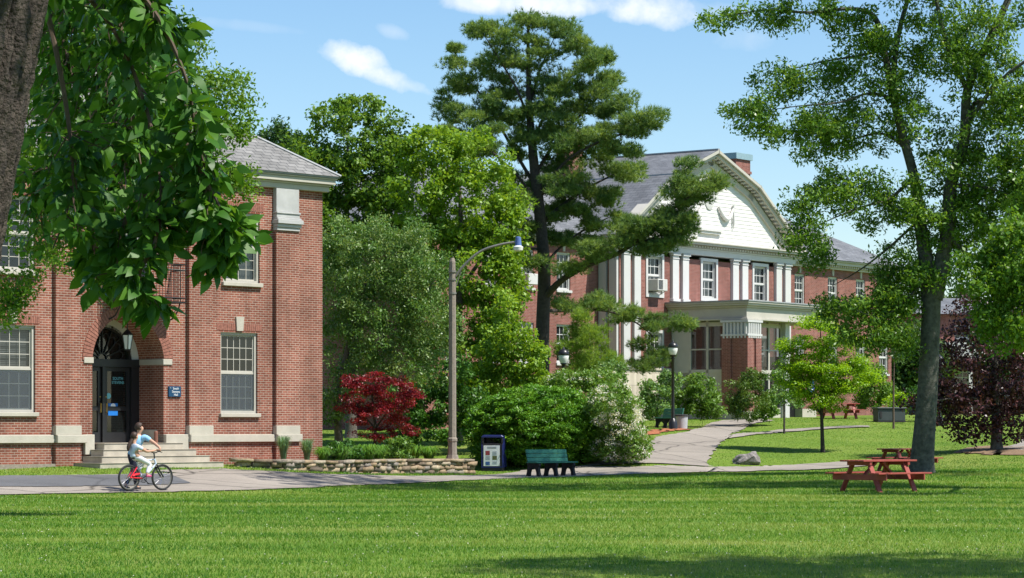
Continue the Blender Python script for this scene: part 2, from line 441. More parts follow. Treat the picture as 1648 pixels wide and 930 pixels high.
def sample_lobes(rng,lobes,Y,shell=.35):
    """lobe: (px,py,rx_px,ry_px,depth_m,n[,dY]) -> clump centres"""
    out=[];outd=[]
    for lb in lobes:
        px,py,rx,ry,dep,n=lb[:6]; dY=lb[6] if len(lb)>6 else 0
        c=P(px,py,Y+dY); k=(Y+dY)/F
        d=unit(rng.normal(size=(n,3))); r=(shell+(1-shell)*rng.random(n))**.6
        q=c+d*r[:,None]*np.array([rx*k,dep,ry*k]); out.append(q); outd.append(d)
    return np.concatenate(out),np.concatenate(outd)
def connect(rng,mb,nodes,rads,targets,kr=.006,sides=5,sag=.08,rmin=.006):
    """join every clump centre to the nearest branch point with a curved, tapering branch"""
    nodes=[np.array(p) for p in nodes]; rads=list(rads)
    A=np.array(nodes)
    order=np.argsort([np.min(((A-t)**2).sum(1)) for t in targets])
    for i in order:
        t=targets[i]; A=np.array(nodes)
        dd=((A-t)**2).sum(1)+np.maximum(0,A[:,2]-t[2])**2*1.5
        j=int(np.argmin(dd)); p=nodes[j]; L=math.sqrt(((t-p)**2).sum())
        if L<.05: continue
        r0=min(rads[j]*.8,rmin+kr*L*1.6); off=rng.normal(size=3)*L*sag
        pts=[p,p*.66+t*.34+off+np.array([0,0,L*.05]),p*.33+t*.67+off*.8+np.array([0,0,L*.04]),t]
        rr=[r0,r0*.75,r0*.55,max(rmin*.5,r0*.3)]
        mb.tube(pts,rr,sides,cap=False)
        for q,r in zip(pts[1:],rr[1:]): nodes.append(q); rads.append(r)
def smooth_path(pts,k=4):
    """Catmull-Rom through (x,y,z,r)"""
    pts=[np.array(p,float) for p in pts]
    if len(pts)<3: return pts
    out=[]
    for i in range(len(pts)-1):
        p0=pts[max(i-1,0)];p1=pts[i];p2=pts[i+1];p3=pts[min(i+2,len(pts)-1)]
        for j in range(k):
            t=j/k
            out.append(.5*((2*p1)+(-p0+p2)*t+(2*p0-5*p1+4*p2-p3)*t*t+(-p0+3*p1-3*p2+p3)*t**3))
    out.append(pts[-1]); return out
def tree(name,label,cat,base,lobes,limbs=(),leaf='cherry',bark='bark',clump=(.5,.32),nl=60,L=.16,W=.09,up=.5,seed=1,Y=None,
         shell=.35,droop=0.,trunk_name='trunk',crown_name='crown',group=None,outw=.5,needle=None,kr=.006,sides=5,rmin=.006,extra=None,trunk_sides=12):
    """limbs: lists of (px,py,dY,r) in the tree's own distance; the first starts at the base"""
    rng=np.random.default_rng(seed); Y=base[1] if Y is None else Y
    root=thing(name,label,cat,base,group=group)
    tb=MB(); nodes=[];rads=[]
    for li,lm in enumerate(limbs):
        pts=[np.r_[P(a,b,Y+c),r] for a,b,c,r in lm]
        if li==0:
            g=np.r_[base-np.array([0,0,.15]),pts[0][3]*1.45]; f=np.r_[base+np.array([0,0,pts[0][3]*1.2]),pts[0][3]*1.05]
            pts=[g,f]+pts[1:] if abs(pts[0][2]-base[2])<.6 else [g,f]+pts
        sp=smooth_path(pts)
        tb.tube([q[:3]-base for q in sp],[max(.004,q[3]) for q in sp],trunk_sides if sp[0][3]>.06 else 6)
        for q in sp[(6 if li==0 and len(sp)>8 else 0):]: nodes.append(q[:3]-base); rads.append(q[3])
    if not nodes: nodes=[np.array([0,0,.1])]; rads=[.04]
    C,D=sample_lobes(rng,lobes,Y,shell); C=C-base
    if extra is not None: C=np.r_[C,extra-base]; D=np.r_[D,unit(rng.normal(size=(len(extra),3)))]
    gz=H(C[:,0]+base[0],C[:,1]+base[1])-base[2]; C[:,2]=np.maximum(C[:,2],gz+clump[1]*.6)
    connect(rng,tb,nodes,rads,list(C),kr=kr,sides=sides,rmin=rmin)
    obj(trunk_name,tb,M[bark],root,smooth=True)
    ct=rng.random(len(C))
    sz=(.65+.7*rng.random(len(C)))
    if needle:
        k,NL,NW=needle; n=nl; m=len(C)*n
        u=unit(rng.normal(size=(m,3)))*(rng.random(m)**.45)[:,None]
        cl=np.repeat(sz,n)[:,None]*np.array([clump[0],clump[0],clump[1]])
        ax=unit(np.c_[D[:,:2],np.abs(D[:,2])*.4+.25]); ax=np.repeat(ax,n,axis=0)
        pos=np.repeat(C,n,axis=0)+u*cl
        dirs=unit(ax*.7+u*.7+np.array([0,0,.55]))
        V,Fc,t=needle_arrays(rng,pos,dirs,NL,NW,k,np.repeat(ct,n))
    else:
        m=len(C)*nl
        u=unit(rng.normal(size=(m,3)))*(rng.random(m)**.5)[:,None]
        cl=np.repeat(sz,nl)[:,None]*np.array([clump[0],clump[0],clump[1]])
        pos=np.repeat(C,nl,axis=0)+u*cl
        V,Fc,t=leaf_arrays(rng,pos,L,W,up,u*outw,droop,ctint=np.repeat(ct,nl))
    # nothing grows below the ground
    gz=H(V[:,0]+base[0],V[:,1]+base[1])-base[2]+.01
    V[:,2]=np.maximum(V[:,2],gz)
    o=arr_obj(crown_name,V,Fc,M[leaf],root,tint=t)
    return root

M['maple']   = leafmat('bright_maple_leaves',(0.095,0.190,0.012),(0.175,0.310,0.022),(0.280,0.420,0.045),.38)
M['maple2']  = leafmat('mid_maple_leaves',(0.065,0.145,0.014),(0.115,0.225,0.022),(0.190,0.310,0.042),.35)
M['apple']   = leafmat('crabapple_leaves',(0.060,0.150,0.025),(0.115,0.225,0.045),(0.320,0.410,0.170),0.30,rough=.4)
M['ash']     = leafmat('ash_leaves',(0.060,0.150,0.020),(0.120,0.240,0.030),(0.230,0.380,0.055),0.38,rough=.35)
M['elm']     = leafmat('broad_glossy_leaves',(0.022,0.085,0.010),(0.050,0.145,0.016),(0.120,0.250,0.030),.36,rough=.45,spec=.3)
M['oak']     = leafmat('mid_green_leaves',(0.055,0.140,0.010),(0.110,0.225,0.018),(0.190,0.310,0.032),.33)
M['locust']  = leafmat('yellow_green_leaflets',(0.130,0.260,0.008),(0.210,0.380,0.014),(0.300,0.470,0.030),0.45)
M['jmaple']  = leafmat('dark_red_leaves',(0.070,0.008,0.012),(0.190,0.014,0.022),(0.420,0.030,0.045),.3,rough=.4)
M['beech']   = leafmat('purple_leaves',(0.030,0.014,0.016),(0.060,0.024,0.028),(0.160,0.065,0.066),.18,rough=.35)
M['yew']     = leafmat('yew_sprays',(0.032,0.125,0.007),(0.085,0.225,0.011),(0.200,0.390,0.020),.25)
M['yewdark'] = leafmat('dark_yew_sprays',(0.040,0.100,0.010),(0.080,0.155,0.018),(0.150,0.220,0.030),.2)
M['pine']    = leafmat('pine_needles',(0.065,0.150,0.050),(0.150,0.250,0.070),(0.290,0.400,0.110),0.35,rough=.5)
M['pinelight']=leafmat('young_pine_needles',(0.120,0.210,0.030),(0.190,0.310,0.045),(0.270,0.390,0.060),0.35,rough=.5)
M['spruce']  = leafmat('dark_conifer_needles',(0.027,0.075,0.018),(0.045,0.112,0.027),(0.083,0.158,0.038),.2)
M['shrub']   = leafmat('shrub_leaves',(0.075,0.160,0.020),(0.130,0.250,0.035),(0.200,0.330,0.065),.33)
M['shrubblue']=leafmat('pale_shrub_leaves',(0.085,0.180,0.050),(0.150,0.280,0.075),(0.250,0.380,0.130),.33)
M['darkshrub']=leafmat('dark_shrub_leaves',(0.030,0.100,0.014),(0.055,0.150,0.020),(0.110,0.230,0.035),.28)
M['blossom'] = leafmat('white_blossom',(.55,.56,.48),(.68,.68,.60),(.80,.79,.73),.25,rough=.6)
M['bladegreen']=leafmat('long_green_blades',(0.050,0.140,0.016),(0.090,0.210,0.025),(0.150,0.300,0.040),.3)
M['bladeblue']=leafmat('blue_green_blades',(0.060,0.140,0.060),(0.100,0.200,0.090),(0.160,0.280,0.130),.25)
M['bgtree']  = leafmat('distant_tree_leaves',(.035,.08,.012),(.06,.125,.02),(.09,.165,.03),.3)

def blade_tuft(name,label,cat,base,n,hgt,spread,w,mat,seed,arch=.6,group=None):
    """a plant of long arching blades: each blade three joined quads"""
    rng=np.random.default_rng(seed); root=thing(name,label,cat,base,group=group)
    a=rng.random(n)*2*math.pi; d=np.c_[np.cos(a),np.sin(a),np.zeros(n)]; s=np.c_[-np.sin(a),np.cos(a),np.zeros(n)]
    h=hgt*(.6+.5*rng.random(n)); o=spread*(.25+.9*rng.random(n)); r0=rng.random(n)*spread*.28
    V=np.empty((n,8,3))
    for i,(t,zf,wf) in enumerate([(0,0,1),(.4,.62,.9),(.75,1.0,.65),(1,1-arch*.35,.08)]):
        c=d*(r0+o*t**1.5)[:,None]+np.array([0,0,1.])*(h*zf)[:,None]
        V[:,2*i]=c-s*w*.5*wf; V[:,2*i+1]=c+s*w*.5*wf
    idx=np.arange(n)[:,None,None]*8+np.array([[0,1,3,2],[2,3,5,4],[4,5,7,6]])[None]
    t=np.repeat(rng.random(n),8)
    arr_obj('foliage',V.reshape(-1,3),idx.reshape(-1,4),M[mat],root,tint=t)
    return root
# ------------------------------------------------------------------ world, sun, camera
SUN_EL, SUN_AZ = 57.0, -23.0     # degrees; azimuth from +X towards +Y
sdir=Vector((math.cos(R(SUN_EL))*math.cos(R(SUN_AZ)),math.cos(R(SUN_EL))*math.sin(R(SUN_AZ)),math.sin(R(SUN_EL))))
w=bpy.data.worlds.new('World'); SCN.world=w; w.use_nodes=True; nt=w.node_tree
bg=nt.nodes['Background']; bg.inputs[1].default_value=.125
sky=N(nt,'ShaderNodeTexSky'); sky.sky_type='NISHITA'; sky.sun_disc=False
sky.sun_elevation=R(SUN_EL); sky.sun_rotation=R(90-SUN_AZ)
sky.air_density=1.0; sky.dust_density=.3; sky.ozone_density=2.6; sky.altitude=0
# fair-weather clouds fixed in the directions they hang in
tc=N(nt,'ShaderNodeTexCoord'); sp=N(nt,'ShaderNodeSeparateXYZ'); nt.links.new(tc.outputs['Generated'],sp.inputs[0])
def mth(op,a,b=None,c=None):
    n=N(nt,'ShaderNodeMath',operation=op)
    for i,x in enumerate((a,b,c)):
        if x is None: continue
        if isinstance(x,(int,float)): n.inputs[i].default_value=x
        else: nt.links.new(x,n.inputs[i])
    return n.outputs[0]
ysafe=mth('MAXIMUM',sp.outputs[1],.05)
U=mth('DIVIDE',sp.outputs[0],ysafe); V_=mth('DIVIDE',sp.outputs[2],ysafe)
cmb=N(nt,'ShaderNodeCombineXYZ'); nt.links.new(U,cmb.inputs[0]); nt.links.new(V_,cmb.inputs[1])
nz=N(nt,'ShaderNodeTexNoise',Scale=42.0,Detail=7.0,Roughness=.58); nt.links.new(cmb.outputs[0],nz.inputs['Vector'])
nz2=N(nt,'ShaderNodeTexNoise',Scale=11.0,Detail=4.0,Roughness=.5); nt.links.new(cmb.outputs[0],nz2.inputs['Vector'])
mask=None
for (px,py,rx,ry,slope,dens) in [(572,96,66,30,.22,1.0),(620,124,62,24,.38,.85),(655,136,40,13,.3,.5),(905,8,180,24,.06,.9),(1040,16,110,30,.10,.9),(790,0,120,20,0,.7),(632,52,30,14,.3,.25),(1170,20,90,20,.1,.3),(1210,62,60,26,0,.18),(380,40,120,10,.1,.1)]:
    u0=(px-CX)/F; v0=(HZ-py)/F
    du=mth('DIVIDE',mth('SUBTRACT',U,u0),rx/F)
    vv=mth('ADD',mth('SUBTRACT',V_,v0),mth('MULTIPLY',mth('SUBTRACT',U,u0),slope))
    dv=mth('DIVIDE',vv,ry/F)
    d=mth('ADD',mth('MULTIPLY',du,du),mth('MULTIPLY',dv,dv))
    e=mth('SUBTRACT',1.0,d)                                      # 1 in the middle, 0 at the rim
    e=mth('ADD',e,mth('MULTIPLY',mth('SUBTRACT',nz.outputs['Fac'],.52),3.4))
    e=mth('ADD',e,mth('MULTIPLY',mth('SUBTRACT',nz2.outputs['Fac'],.5),1.6))
    e=mth('MULTIPLY',mth('SMOOTH_MIN',mth('MAXIMUM',mth('MULTIPLY',e,.95),0.0),1.0,.2),dens)
    mask=e if mask is None else mth('MAXIMUM',mask,e)
mask=mth('MINIMUM',mth('MAXIMUM',mask,0.0),1.0)
hs=N(nt,'ShaderNodeHueSaturation'); hs.inputs['Value'].default_value=.86; hs.inputs['Saturation'].default_value=1.18; nt.links.new(sky.outputs[0],hs.inputs['Color'])
mxw=N(nt,'ShaderNodeMix',data_type='RGBA'); nt.links.new(mask,mxw.inputs[0]); nt.links.new(hs.outputs[0],mxw.inputs[6])
mxw.inputs[7].default_value=(5.8,5.95,6.15,1)
nt.links.new(mxw.outputs[2],bg.inputs[0])

sl=bpy.data.lights.new('sun','SUN'); sl.energy=5.0; sl.angle=R(.53); sl.color=(1.0,.955,.88)
so=bpy.data.objects.new('sun',sl); so.rotation_euler=(-sdir).to_track_quat('-Z','Y').to_euler(); so.location=(30,-10,40); COL.objects.link(so)

cam=bpy.data.cameras.new('camera'); cam.sensor_width=36; cam.lens=F/1648*36; cam.shift_y=(HZ-465)/1648
cam.clip_start=.5; cam.clip_end=5000
co=bpy.data.objects.new('camera',cam); co.location=(0,0,EYE); co.rotation_euler=(R(90),0,0); COL.objects.link(co)
SCN.camera=co
SCN.view_settings.view_transform='Standard'; SCN.view_settings.look='None'; SCN.view_settings.exposure=0.60; SCN.view_settings.gamma=1.0
SCN.view_settings.use_curve_mapping=False
cy=SCN.cycles
cy.use_denoising=True; cy.max_bounces=7; cy.diffuse_bounces=3; cy.glossy_bounces=3; cy.transmission_bounces=4; cy.transparent_max_bounces=8
cy.use_adaptive_sampling=True; cy.adaptive_threshold=.012
cy.caustics_reflective=False; cy.caustics_refractive=False
try:
    cy.denoiser='OPENIMAGEDENOISE'; cy.denoising_input_passes='RGB_ALBEDO_NORMAL'; cy.denoising_prefilter='ACCURATE'
except Exception: pass
SCN.render.film_transparent=False

# ------------------------------------------------------------------ ground, paths
xs=np.r_[-900,-500,-300,-180,-110,-75,-55,np.arange(-42,42.01,.7),55,75,110,180,300,500,900]
ys=np.r_[-400,-150,-60,-20,0,10,18,np.arange(24,162,.7),170,185,210,260,340,500,800,1300,2200]
gx,gy=np.meshgrid(xs,ys); gz=H(gx.ravel(),gy.ravel())
nx,ny=len(xs),len(ys); ii=np.arange(nx*ny).reshape(ny,nx)
Fq=np.stack([ii[:-1,:-1],ii[:-1,1:],ii[1:,1:],ii[1:,:-1]],-1).reshape(-1,4)
o=arr_obj('lawn',np.c_[gx.ravel(),gy.ravel(),gz],Fq,M['lawn'],smooth=True); struct(o,'mown green lawn that spreads over the whole campus ground','lawn')

def resample(pts,n):
    pts=np.array(pts,float); s=np.r_[0,np.cumsum(np.linalg.norm(np.diff(pts,axis=0),axis=1))]
    t=np.linspace(0,s[-1],n); return np.c_[np.interp(t,s,pts[:,0]),np.interp(t,s,pts[:,1])]
POLYS=[]
def strip(a,b,dz,n=70,m=12,px=True,wob=.05,seed=0):
    """a surface between two edges (pixels on the ground, or metres), draped on the terrain"""
    if px: a=[hit(*p)[:2] for p in a]; b=[hit(*p)[:2] for p in b]
    A=resample(a,n); B=resample(b,n)
    rng=np.random.default_rng(seed)
    A=A+rng.normal(size=A.shape)*wob; B=B+rng.normal(size=B.shape)*wob
    POLYS.append(np.r_[A,B[::-1]])
    t=np.linspace(0,1,m); G=A[:,None]*(1-t)[None,:,None]+B[:,None]*t[None,:,None]
    z=H(G[...,0].ravel(),G[...,1].ravel())+dz
    V=np.c_[G.reshape(-1,2),z]; k=np.arange(n*m).reshape(n,m)
    return V,np.stack([k[:-1,:-1],k[:-1,1:],k[1:,1:],k[1:,:-1]],-1).reshape(-1,4)
def join(*parts):
    Vs=[];Fs=[];o=0
    for V,f in parts: Vs.append(V);Fs.append(f+o);o+=len(V)
    return np.concatenate(Vs),np.concatenate(Fs)
LAWN_EDGE=[(-60,799),(0,797.5),(100,795.5),(200,794),(300,792),(400,790),(500,786),(600,781),(700,776.5),(850,770),(960,766.5),(1060,763),(1150,760),(1230,758),(1300,757),(1349,754.5),(1395,750.5)]
FAR_EDGE=[(-60,768),(0,767),(150,766),(290,763),(363,756.5),(450,760.5),(533,764.5),(620,766.5),(690,767),(780,765.5),(840,758),(915,753),(975,747),(1030,741)]
A=strip(LAWN_EDGE[:11],FAR_EDGE[:12],.030,seed=1)
B=strip([(960,766.5),(1060,763),(1150,760),(1230,758),(1300,757),(1349,754.5),(1395,750.5)],[(915,753),(1020,752.5),(1130,752),(1230,751.2),(1300,747.5),(1349,744),(1395,741)],.034,seed=2)
C_=strip([(905,754),(975,747),(1030,741),(1052,725),(1047,712),(1055,704),(1108,696),(1142,682),(1166,677),(1235,676)],
        [(1150,752.5),(1141,751),(1138,746),(1148,730),(1156,717),(1168,705),(1184,696),(1212,682.5),(1236,678.5),(1248,677.5)],.038,n=90,seed=3)
D_=strip([(1176,701.5),(1215,697),(1253,692.5),(1320,689),(1400,686)],[(1163,709),(1200,702.5),(1253,696.5),(1320,692),(1400,688)],.042,n=40,m=5,seed=4)
E_=strip([(300,764),(335,760),(363,756.5)],[(240,759),(300,757.4),(362,755.6)],.040,n=20,m=6,seed=5)
V,f=join(A,B,C_,D_,E_)
o=arr_obj('path',V,f,M['path'],smooth=True); struct(o,'pale worn asphalt path that forks and climbs to the far building','path')
V,f=strip([(-60,786),(0,785.5),(120,785),(240,783.5),(308,780)],[(-60,769),(0,768),(150,767),(240,765.5),(276,765)],.046,n=40,m=8,seed=6)
o=arr_obj('asphalt_patch',V,f,M['asphalt'],smooth=True); struct(o,'darker asphalt patch in the path before the brick steps','path')
V,f=strip([(1612,722),(1640,714),(1660,702),(1700,692)],[(1660,728),(1690,722),(1720,712),(1740,700)],.03,n=20,m=8,seed=7)
o=arr_obj('path',V,f,M['path'],smooth=True); struct(o,'pale asphalt path at the right beside the purple beech','path')
V,f=strip([(1046,703),(1064,697),(1100,693),(1118,693)],[(1040,697),(1056,692),(1080,690),(1105,690)],.035,n=20,m=6,seed=8,wob=.12)
o=arr_obj('mulch_bed',V,f,M['mulch'],smooth=True); struct(o,'orange mulch bed beside the climbing path','mulch')
V,f=strip([(1540,729),(1590,733),(1640,733),(1690,729)],[(1560,721),(1595,718),(1640,719),(1680,722)],.03,n=20,m=6,seed=9,wob=.15)
o=arr_obj('mulch_ring',V,f,M['soil'],smooth=True); struct(o,'dry brown mulch ring under the purple beech','mulch')
# mulch behind the stone wall and under the hedge
V,f=strip([(960,749),(1000,743),(1038,735)],[(900,741),(960,738),(1030,728)],.03,n=20,m=6,seed=10,wob=.1)
o=arr_obj('mulch_bed',V,f,M['soil'],smooth=True); struct(o,'brown mulch strip under the blossoming shrub and hedge','mulch')

# ------------------------------------------------------------------ grass blades on the near lawn
def inpoly(pts,poly):
    x,y=pts[:,0],pts[:,1]; inside=np.zeros(len(pts),bool); j=len(poly)-1
    for i in range(len(poly)):
        xi,yi=poly[i];xj,yj=poly[j]
        c=((yi>y)!=(yj>y))&(x<(xj-xi)*(y-yi)/(yj-yi+1e-12)+xi); inside^=c; j=i
    return inside
def grass():
    rng=np.random.default_rng(5); P_=[]
    y=24.0
    while y<128:
        dy=2.0; half=y*.215+3.0
        dens=560*(28/y)**1.15 if y<92 else 70
        n=int(dens*dy*2*half); X=(rng.random(n)*2-1)*half; Yv=y+rng.random(n)*dy
        P_.append(np.c_[X,Yv]); y+=dy
    p=np.concatenate(P_)
    keep=np.ones(len(p),bool)
    for po in POLYS: keep&=~inpoly(p,po)
    # keep clear of the building and its steps
    c0=np.array([-5.74,79.0]); a=np.array([.689,.725]); nn=np.array([.725,-.689])
    uu=(p-c0)@a; vv=(p-c0)@nn
    keep&=~((uu<.3)&(vv<.25)); keep&=~((uu<-4.8)&(uu>-9.6)&(vv<1.5))
    p=p[keep]; n=len(p); z=H(p[:,0],p[:,1])
    yy=p[:,1]
    h=(.024+.026*rng.random(n))*np.clip(.75+.008*yy,.9,1.4)*np.where(yy>86,.6,1); wd=(.007+.006*rng.random(n))*np.clip(yy/32,1,2.6)
    a=rng.random(n)*2*math.pi; s=np.c_[np.cos(a),np.sin(a)]*wd[:,None]*.5
    ln=rng.normal(size=(n,2))*.5*h[:,None]
    V=np.empty((n,3,3)); V[:,0,:2]=p-s; V[:,1,:2]=p+s; V[:,2,:2]=p+ln
    V[:,0,2]=z-.004; V[:,1,2]=z-.004; V[:,2,2]=z+h
    # tint: patchy turf, mower passes running across the lawn
    t=np.empty(n)
    lo=np.array([mnoise.noise(Vector((a_*.10,b_*.42,0))) for a_,b_ in p])
    hi=np.array([mnoise.noise(Vector((a_*.55+7,b_*1.3,3))) for a_,b_ in p])
    t=.49+.62*lo+.40*hi+.13*np.sin(p[:,1]*1.75+p[:,0]*.12)+.20*rng.normal(size=n)
    V=V.reshape(-1,3)
    return V,np.arange(len(V)).reshape(-1,3),np.repeat(np.clip(t,0,1),3),p
M['grass']=leafmat('grass_blades',(.046,.155,.008),(.120,.262,.017),(.30,.36,.085),.35,rough=.5,tmul=1.3)
V,f,t,gp=grass()
o=arr_obj('grass',V,f,M['grass'],tint=t); tag(o,'short mown green grass blades growing over the lawn','grass',kind='stuff')
# clover heads: small pale flowers scattered through the near turf
rng=np.random.default_rng(8)
idx=rng.choice(np.where(gp[:,1]<66)[0],2600,replace=False); pc=gp[idx]
C=np.c_[pc,H(pc[:,0],pc[:,1])+.045+.02*rng.random(len(pc))]
V,f,t=leaf_arrays(rng,C,.020,.016,.8)
M['clover']=leafmat('clover_heads',(.40,.42,.32),(.5,.5,.4),(.6,.6,.5),.2)
o=arr_obj('clover_flowers',V,f,M['clover'],tint=t); tag(o,'tiny white clover heads scattered through the near lawn','clover',kind='stuff')
# ------------------------------------------------------------------ buildings
class Bld:
    """a facade frame: x along the facade (receding to the right), y into the building, z up from the datum"""
    def __init__(s,cx,cy,ax,ay):
        n=math.hypot(ax,ay); s.c=np.array([cx,cy]); s.a=np.array([ax/n,ay/n]); s.i=np.array([-ay/n,ax/n]); s.rz=math.atan2(ay,ax)
    def u(s,px,d=0.0):
        k=(px-CX)/F; o=s.c+s.i*d
        return (k*o[1]-o[0])/(s.a[0]-k*s.a[1])
    def z(s,px,py,d=0.0):
        return EYE+(HZ-py)/F*((s.c+s.i*d+s.a*s.u(px,d))[1])
    def w(s,u,d,z):
        q=s.c+s.a*u+s.i*d; return np.array([q[0],q[1],z])

def wall_front(mb,x0,x1,z0,z1,y,ops,rev=.2,arches=()):
    """a wall face with real openings; ops: (x0,x1,z0,z1); arches: (xc,r,z0,zs)"""
    allops=list(ops)+[(xc-r,xc+r,a0,zs+r) for xc,r,a0,zs in arches]
    X=sorted({x0,x1}|{v for o in allops for v in o[:2] if x0<v<x1}); Z=sorted({z0,z1}|{v for o in allops for v in o[2:] if z0<v<z1})
    for i in range(len(X)-1):
        for j in range(len(Z)-1):
            xm,zm=(X[i]+X[i+1])/2,(Z[j]+Z[j+1])/2
            if any(o[0]<xm<o[1] and o[2]<zm<o[3] for o in allops): continue
            mb.quad((X[i],y,Z[j]),(X[i+1],y,Z[j]),(X[i+1],y,Z[j+1]),(X[i],y,Z[j+1]))
    for a,b,c,d in ops:
        mb.quad((a,y,c),(a,y,d),(a,y+rev,d),(a,y+rev,c)); mb.quad((b,y,c),(b,y+rev,c),(b,y+rev,d),(b,y,d))
        mb.quad((a,y,d),(b,y,d),(b,y+rev,d),(a,y+rev,d)); mb.quad((a,y,c),(a,y+rev,c),(b,y+rev,c),(b,y,c))
    for xc,r,a0,zs in arches:
        n=24; pts=[(xc+r*math.cos(math.pi*k/n),zs+r*math.sin(math.pi*k/n)) for k in range(n+1)]
        for k in range(n):
            (xa,za),(xb,zb)=pts[k],pts[k+1]
            mb.quad((xa,y,za),(xa,y,zs+r),(xb,y,zs+r),(xb,y,zb))
        mb.quad((xc+r,y,zs),(xc+r,y,zs+r),(xc+r,y,zs))if False else None

def window(parent,x0,x1,z0,z1,y,cols,rows,mats,rev=.11,cas=.075,mun=.020,screen=False,sill=None,key=None,surround=None,blind=None,curtain=False,frame='white2',label=None):
    """double-hung sash window: casing, two sashes with glazing bars; pane, sill and keystone as sub-parts"""
    f=MB(); yb=y+rev; d=.05
    f.box(x0,x0+cas,yb-.05,yb+d,z0,z1); f.box(x1-cas,x1,yb-.05,yb+d,z0,z1)
    f.box(x0+cas,x1-cas,yb-.05,yb+d,z1-cas,z1); f.box(x0+cas,x1-cas,yb-.05,yb+d,z0,z0+cas)
    ix0,ix1,iz0,iz1=x0+cas,x1-cas,z0+cas,z1-cas; zm=(iz0+iz1)/2
    f.box(ix0,ix1,yb-.015,yb+.055,zm-.03,zm+.03)
    st=.04
    for (a,b,yo) in ((iz0,zm-.03,.028),(zm+.03,iz1,.002)):
        f.box(ix0,ix0+st,yb+yo,yb+yo+.035,a,b); f.box(ix1-st,ix1,yb+yo,yb+yo+.035,a,b)
        f.box(ix0+st,ix1-st,yb+yo,yb+yo+.035,a,a+st); f.box(ix0+st,ix1-st,yb+yo,yb+yo+.035,b-st,b)
        gx0,gx1,g0,g1=ix0+st,ix1-st,a+st,b-st
        for i in range(1,cols):
            xx=gx0+(gx1-gx0)*i/cols; f.box(xx-mun/2,xx+mun/2,yb+yo+.004,yb+yo+.03,g0,g1)
        for j in range(1,rows):
            zz=g0+(g1-g0)*j/rows; f.box(gx0,gx1,yb+yo+.006,yb+yo+.028,zz-mun/2,zz+mun/2)
    wo=obj('window',f,M[frame],parent)
    if label: wo['label']=label
    p=MB(); p.quad((ix0,yb+.016,zm),(ix1,yb+.016,zm),(ix1,yb+.016,iz1),(ix0,yb+.016,iz1)); p.quad((ix0,yb+.043,iz0),(ix1,yb+.043,iz0),(ix1,yb+.043,zm),(ix0,yb+.043,zm))
    obj('pane',p,M['glass'],wo)
    if screen:
        b=MB(); b.quad((ix0,yb-.004,iz0),(ix1,yb-.004,iz0),(ix1,yb-.004,zm-.03),(ix0,yb-.004,zm-.03)); obj('insect_screen',b,M['screen'],wo)
    if sill: 
        b=MB(); b.box(x0-sill[0],x1+sill[0],y-sill[1],y+.1,z0-sill[2],z0); obj('sill',b,M[sill[3]],wo,bevel=.008)
    if key:
        b=MB(); xc=(x0+x1)/2; b.prism([(xc-key[0]*.8,z1+.05),(xc+key[0]*.8,z1+.05),(xc+key[0],z1+key[1]),(xc-key[0],z1+key[1])],y-.05,y+.02); obj('keystone',b,M['stone'],wo)
    if surround:
        b=MB(); s=surround; b.box(x0-s,x0,y-.05,y+.06,z0-s,z1+s); b.box(x1,x1+s,y-.05,y+.06,z0-s,z1+s); b.box(x0,x1,y-.05,y+.06,z1,z1+s); b.box(x0,x1,y-.05,y+.06,z0-s,z0)
        obj('surround',b,M['white2'],wo)
    if blind:
        b=MB(); zb=iz1-(iz1-iz0)*blind; k=max(2,int((iz1-zb)/.05))
        for i in range(k):
            za=zb+(iz1-zb)*i/k; b.quad((ix0,yb+.10,za),(ix1,yb+.10,za),(ix1,yb+.13,za+(iz1-zb)/k*.92),(ix0,yb+.13,za+(iz1-zb)/k*.92))
        obj('blind',b,M['blind'],wo)
    if curtain:
        b=MB(); nn=26
        for i in range(nn):
            xa=ix0+(ix1-ix0)*i/nn; xb=ix0+(ix1-ix0)*(i+1)/nn; ya=yb+.14+(.035 if i%2 else 0); y2=yb+.14+(0 if i%2 else .035)
            b.quad((xa,ya,iz0),(xb,y2,iz0),(xb,y2,iz1),(xa,ya,iz1))
        obj('curtain',b,M['blind'],wo)
    return wo

def roof_obj(name,faces,mat,parent):
    """faces: planar loops whose first edge runs along the eave; UVs in metres along and up the slope"""
    me=bpy.data.meshes.new(name); vs=[];fs=[];uvs=[]
    for fc in faces:
        o=len(vs); fc=[np.array(p,float) for p in fc]; vs+=[tuple(p) for p in fc]; fs.append(tuple(range(o,o+len(fc))))
        e=unit(fc[1]-fc[0]); n=unit(np.cross(fc[1]-fc[0],fc[2]-fc[0])); s=np.cross(n,e)
        uvs+=[((p-fc[0])@e,(p-fc[0])@s) for p in fc]
    me.from_pydata(vs,[],fs); ul=me.uv_layers.new(name='UVMap')
    for i,l in enumerate(me.loops): ul.data[i].uv=uvs[l.vertex_index]
    me.materials.append(M[mat]); o=bpy.data.objects.new(name,me); return link(o,parent)

M['capital']=plain('mottled_grey_paint',(.43,.43,.42),.6,var=.12,scale=2)  # grey, slightly mottled by noise
